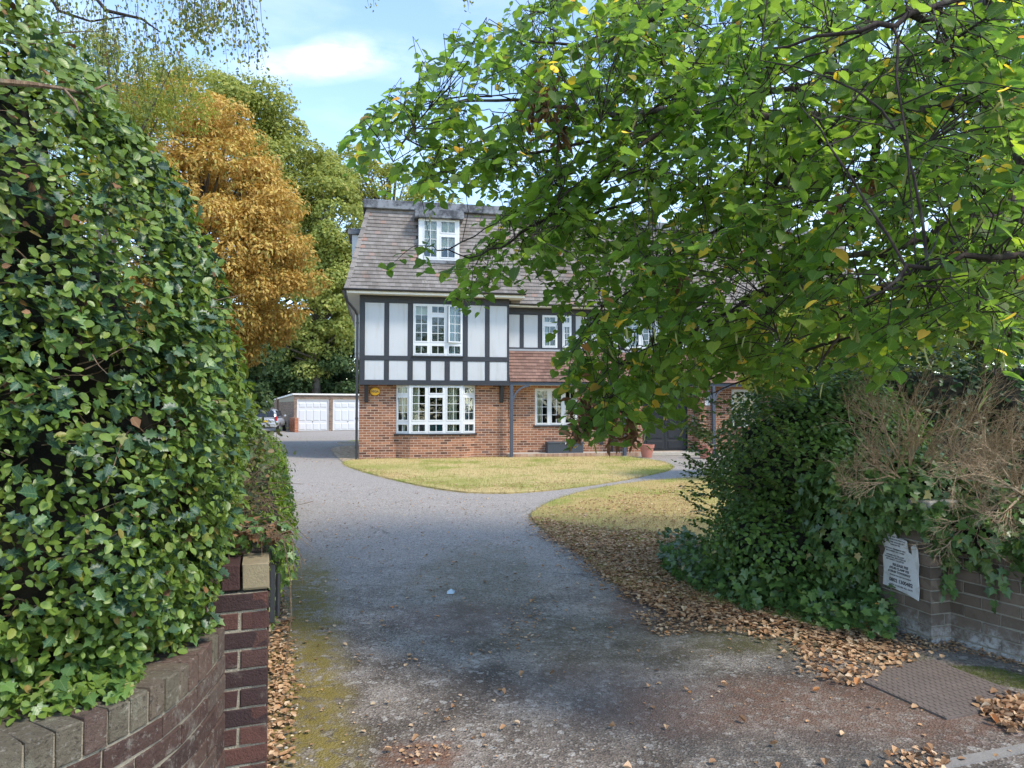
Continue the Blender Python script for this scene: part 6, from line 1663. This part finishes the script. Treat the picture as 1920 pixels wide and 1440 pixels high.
# ------------------------------------------------------------------ fallen leaves
def litter(poly, n, smin, smax, z=.006, pile=.0, flat=.22):
    pile *= .45; smax *= .72; smin *= .8
    q = pts_in(poly, n) + rng.normal(size=(n, 2)) * (.10 if n > 1200 else .03); N = len(q); zz = z + pile * rng.random(N) + .004
    nn = rng.normal(size=(N, 3)) * flat + [0, 0, 1]; tip = rng.normal(size=(N, 3)); tip[:, 2] *= .1
    return np.column_stack([q, zz]), nn, tip, smin + (smax - smin) * rng.random(N) ** 1.5, rng.random(N)
groups = []
def add_l(px_poly, n, a, b, z=.006, pile=.0, flat=.16): groups.append(litter(GP(px_poly), n, a, b, z, pile, flat))
add_l([(993, 972), (1080, 990), (1200, 1000), (1295, 1010), (1330, 1090), (1250, 1150), (1180, 1112), (1130, 1082), (1100, 1045), (1040, 1012)], 5200, .03, .07, .032, .012)
add_l([(1010, 1000), (1140, 1010), (1260, 1060), (1330, 1120), (1480, 1165), (1400, 1165), (1250, 1150), (1180, 1118), (1130, 1088), (1095, 1048), (1040, 1018)], 3600, .03, .07, .02, .02)
add_l([(1180, 1110), (1300, 1110), (1480, 1150), (1640, 1185), (1690, 1230), (1560, 1225), (1400, 1185), (1260, 1155)], 2600, .03, .07, .012, .02)
add_l([(512, 1100), (530, 1120), (540, 1230), (545, 1330), (535, 1440), (470, 1440), (505, 1250)], 1100, .02, .06, .006, .03)
add_l([(925, 1200), (960, 1150), (1000, 1120), (1025, 1140), (1010, 1200), (960, 1215)], 110, .02, .045)
add_l([(1190, 1150), (1320, 1150), (1350, 1185), (1230, 1195)], 420, .02, .05)
add_l([(1480, 1215), (1680, 1205), (1720, 1240), (1600, 1290), (1520, 1270)], 420, .03, .065, .006, .01)
add_l([(1690, 1195), (1790, 1185), (1930, 1245), (1930, 1262), (1800, 1225), (1700, 1225)], 800, .015, .04, .006, .02)
add_l([(1840, 1330), (1930, 1310), (1960, 1380), (1880, 1370)], 260, .03, .065, .006, .01)
add_l([(1680, 1405), (1780, 1420), (1760, 1450), (1690, 1440)], 80, .025, .05)
add_l([(740, 1400), (860, 1375), (840, 1430), (760, 1440)], 45, .015, .04)
add_l([(560, 900), (980, 940), (1130, 1100), (1640, 1240), (1920, 1400), (1920, 1600), (500, 1600), (540, 1000)], 1100, .018, .055)
add_l([(560, 900), (980, 940), (1130, 1100), (1640, 1240), (1920, 1400), (1920, 1600), (500, 1600), (540, 1000)], 1500, .006, .016)
add_l([(545, 820), (660, 815), (690, 880), (540, 900)], 260, .03, .07)
add_l([(660, 880), (760, 903), (870, 922), (1000, 921), (1100, 909), (1100, 902), (870, 914), (700, 880)], 700, .03, .06, .03, .01)
add_l([(1010, 960), (1300, 905), (1310, 1000), (1100, 990)], 1300, .03, .07, .034, .01)
add_l([(700, 875), (1240, 870), (1240, 885), (870, 918)], 160, .03, .07, .034, .01)
A = [np.concatenate([g_[i] for g_ in groups]) for i in range(5)]
pos, nn, tip, sz, ti = A
dep = np.maximum(pos[:, 1], .5); px = pos[:, 0] / dep * F + 960; py = 766 + HC / dep * F
big = np.where((px > 0) & (px < 1920) & (py < 1440) & (sz > .03), sz / dep, 0)
# leaves lying alone on the open drive rank first
drv = in_poly(px, py, [(560, 900), (980, 940), (1130, 1100), (1500, 1215), (1920, 1300), (1920, 1440), (600, 1440), (560, 1000)])
idx = np.argsort(-(big * np.where(drv, 1.0, .5)))[:280]; rest = np.ones(len(pos), bool); rest[idx] = False
o = leaf_cloud('fallen_leaves', LEAF_DRY, pos[rest], nn[rest], tip[rest], sz[rest], ti[rest], M_DRY); o['label'] = 'drifts of dry brown fallen leaves along the drive and under the shrub'
fme = []
for k in range(6):
    tv, tf = T((0, 1.0), [(.22 + .05 * rng.random(), .12), (.40 * (.7 + .5 * rng.random()), .45), (.16 + .1 * rng.random(), .84)], .2 + .5 * rng.random(), -.45 + .5 * rng.random())
    me = bpy.data.meshes.new('fallen_leaf'); me.from_pydata([tuple(v) for v in tv], [], [tuple(map(int, f)) for f in tf]); u = me.uv_layers.new(name='UVMap'); u.data.foreach_set('uv', tv[:, :2][tf.reshape(-1)].astype(np.float32).ravel()); me.materials.append(M_DRY); fme.append(me)
Mf = frames(nn, tip)
for i in idx:
    Am = Matrix((Mf[i] * sz[i]).tolist()).to_4x4(); Am.translation = Vector(pos[i]) + Vector((0, 0, .004)); o = inst('fallen_leaf', fme[i % 6], None, M=Am)
    tag(o, 'dry brown curled leaf lying alone on the asphalt drive', 'leaf', 'dry leaves scattered on the drive')
# pebbles and a scrap of litter
sc_ = MB(); g = G(845, 1114); sc_.add([(g.x - .03, g.y - .02, .008), (g.x + .03, g.y - .015, .006), (g.x + .035, g.y + .02, .022), (g.x, g.y + .04, .035), (g.x - .03, g.y + .02, .02)], [(0, 1, 2, 3, 4), (4, 3, 2, 1, 0)])
tag(sc_.build('litter_scrap', mat_simple('pale_blue_plastic', (.50, .62, .68), .4)), 'small pale blue scrap of plastic litter in the middle of the drive', 'litter')
mb = MB()
for k in range(150):
    p = pts_in(GP([(508, 1100), (540, 1120), (570, 1250), (585, 1440), (480, 1440), (505, 1250)]), 1)[0]; s = rr.uniform(.004, .010); mb.lathe([(0, -s * .5), (s * .8, -s * .3), (s, 0), (s * .7, s * .35), (0, s * .5)], (p[0], p[1], s * .4 + .004), 6); mb.ti[-24:] = [rr.random() * .99 + .005] * 24
mb.build('pebbles', mat_brick('pebble', [(0, (.12, .10, .08)), (.6, (.35, .31, .26)), (1, (.6, .57, .5))]))['kind'] = 'stuff'
# moss cushions
M_MOSS = mat_simple('moss', (.13, .16, .02), .95, .4, 30, .8)
def moss(name, poly, n, h):
    q = pts_in(GP(poly), n); N = len(q)
    o = leaf_cloud(name, LEAF_BLADE, np.column_stack([q, np.full(N, .004)]), rng.normal(size=(N, 3)), rng.normal(size=(N, 3)) * .8 + [0, 0, 1], h * (.4 + rng.random(N)), rng.random(N), M_MOSS, uv=False); o['label'] = 'low green moss growing on the damp asphalt'
moss('moss', [(1770, 1250), (1860, 1252), (1940, 1275), (1940, 1300), (1850, 1280)], 9000, .014)
moss('moss', [(1560, 1220), (1680, 1215), (1760, 1235), (1620, 1250)], 4000, .008)
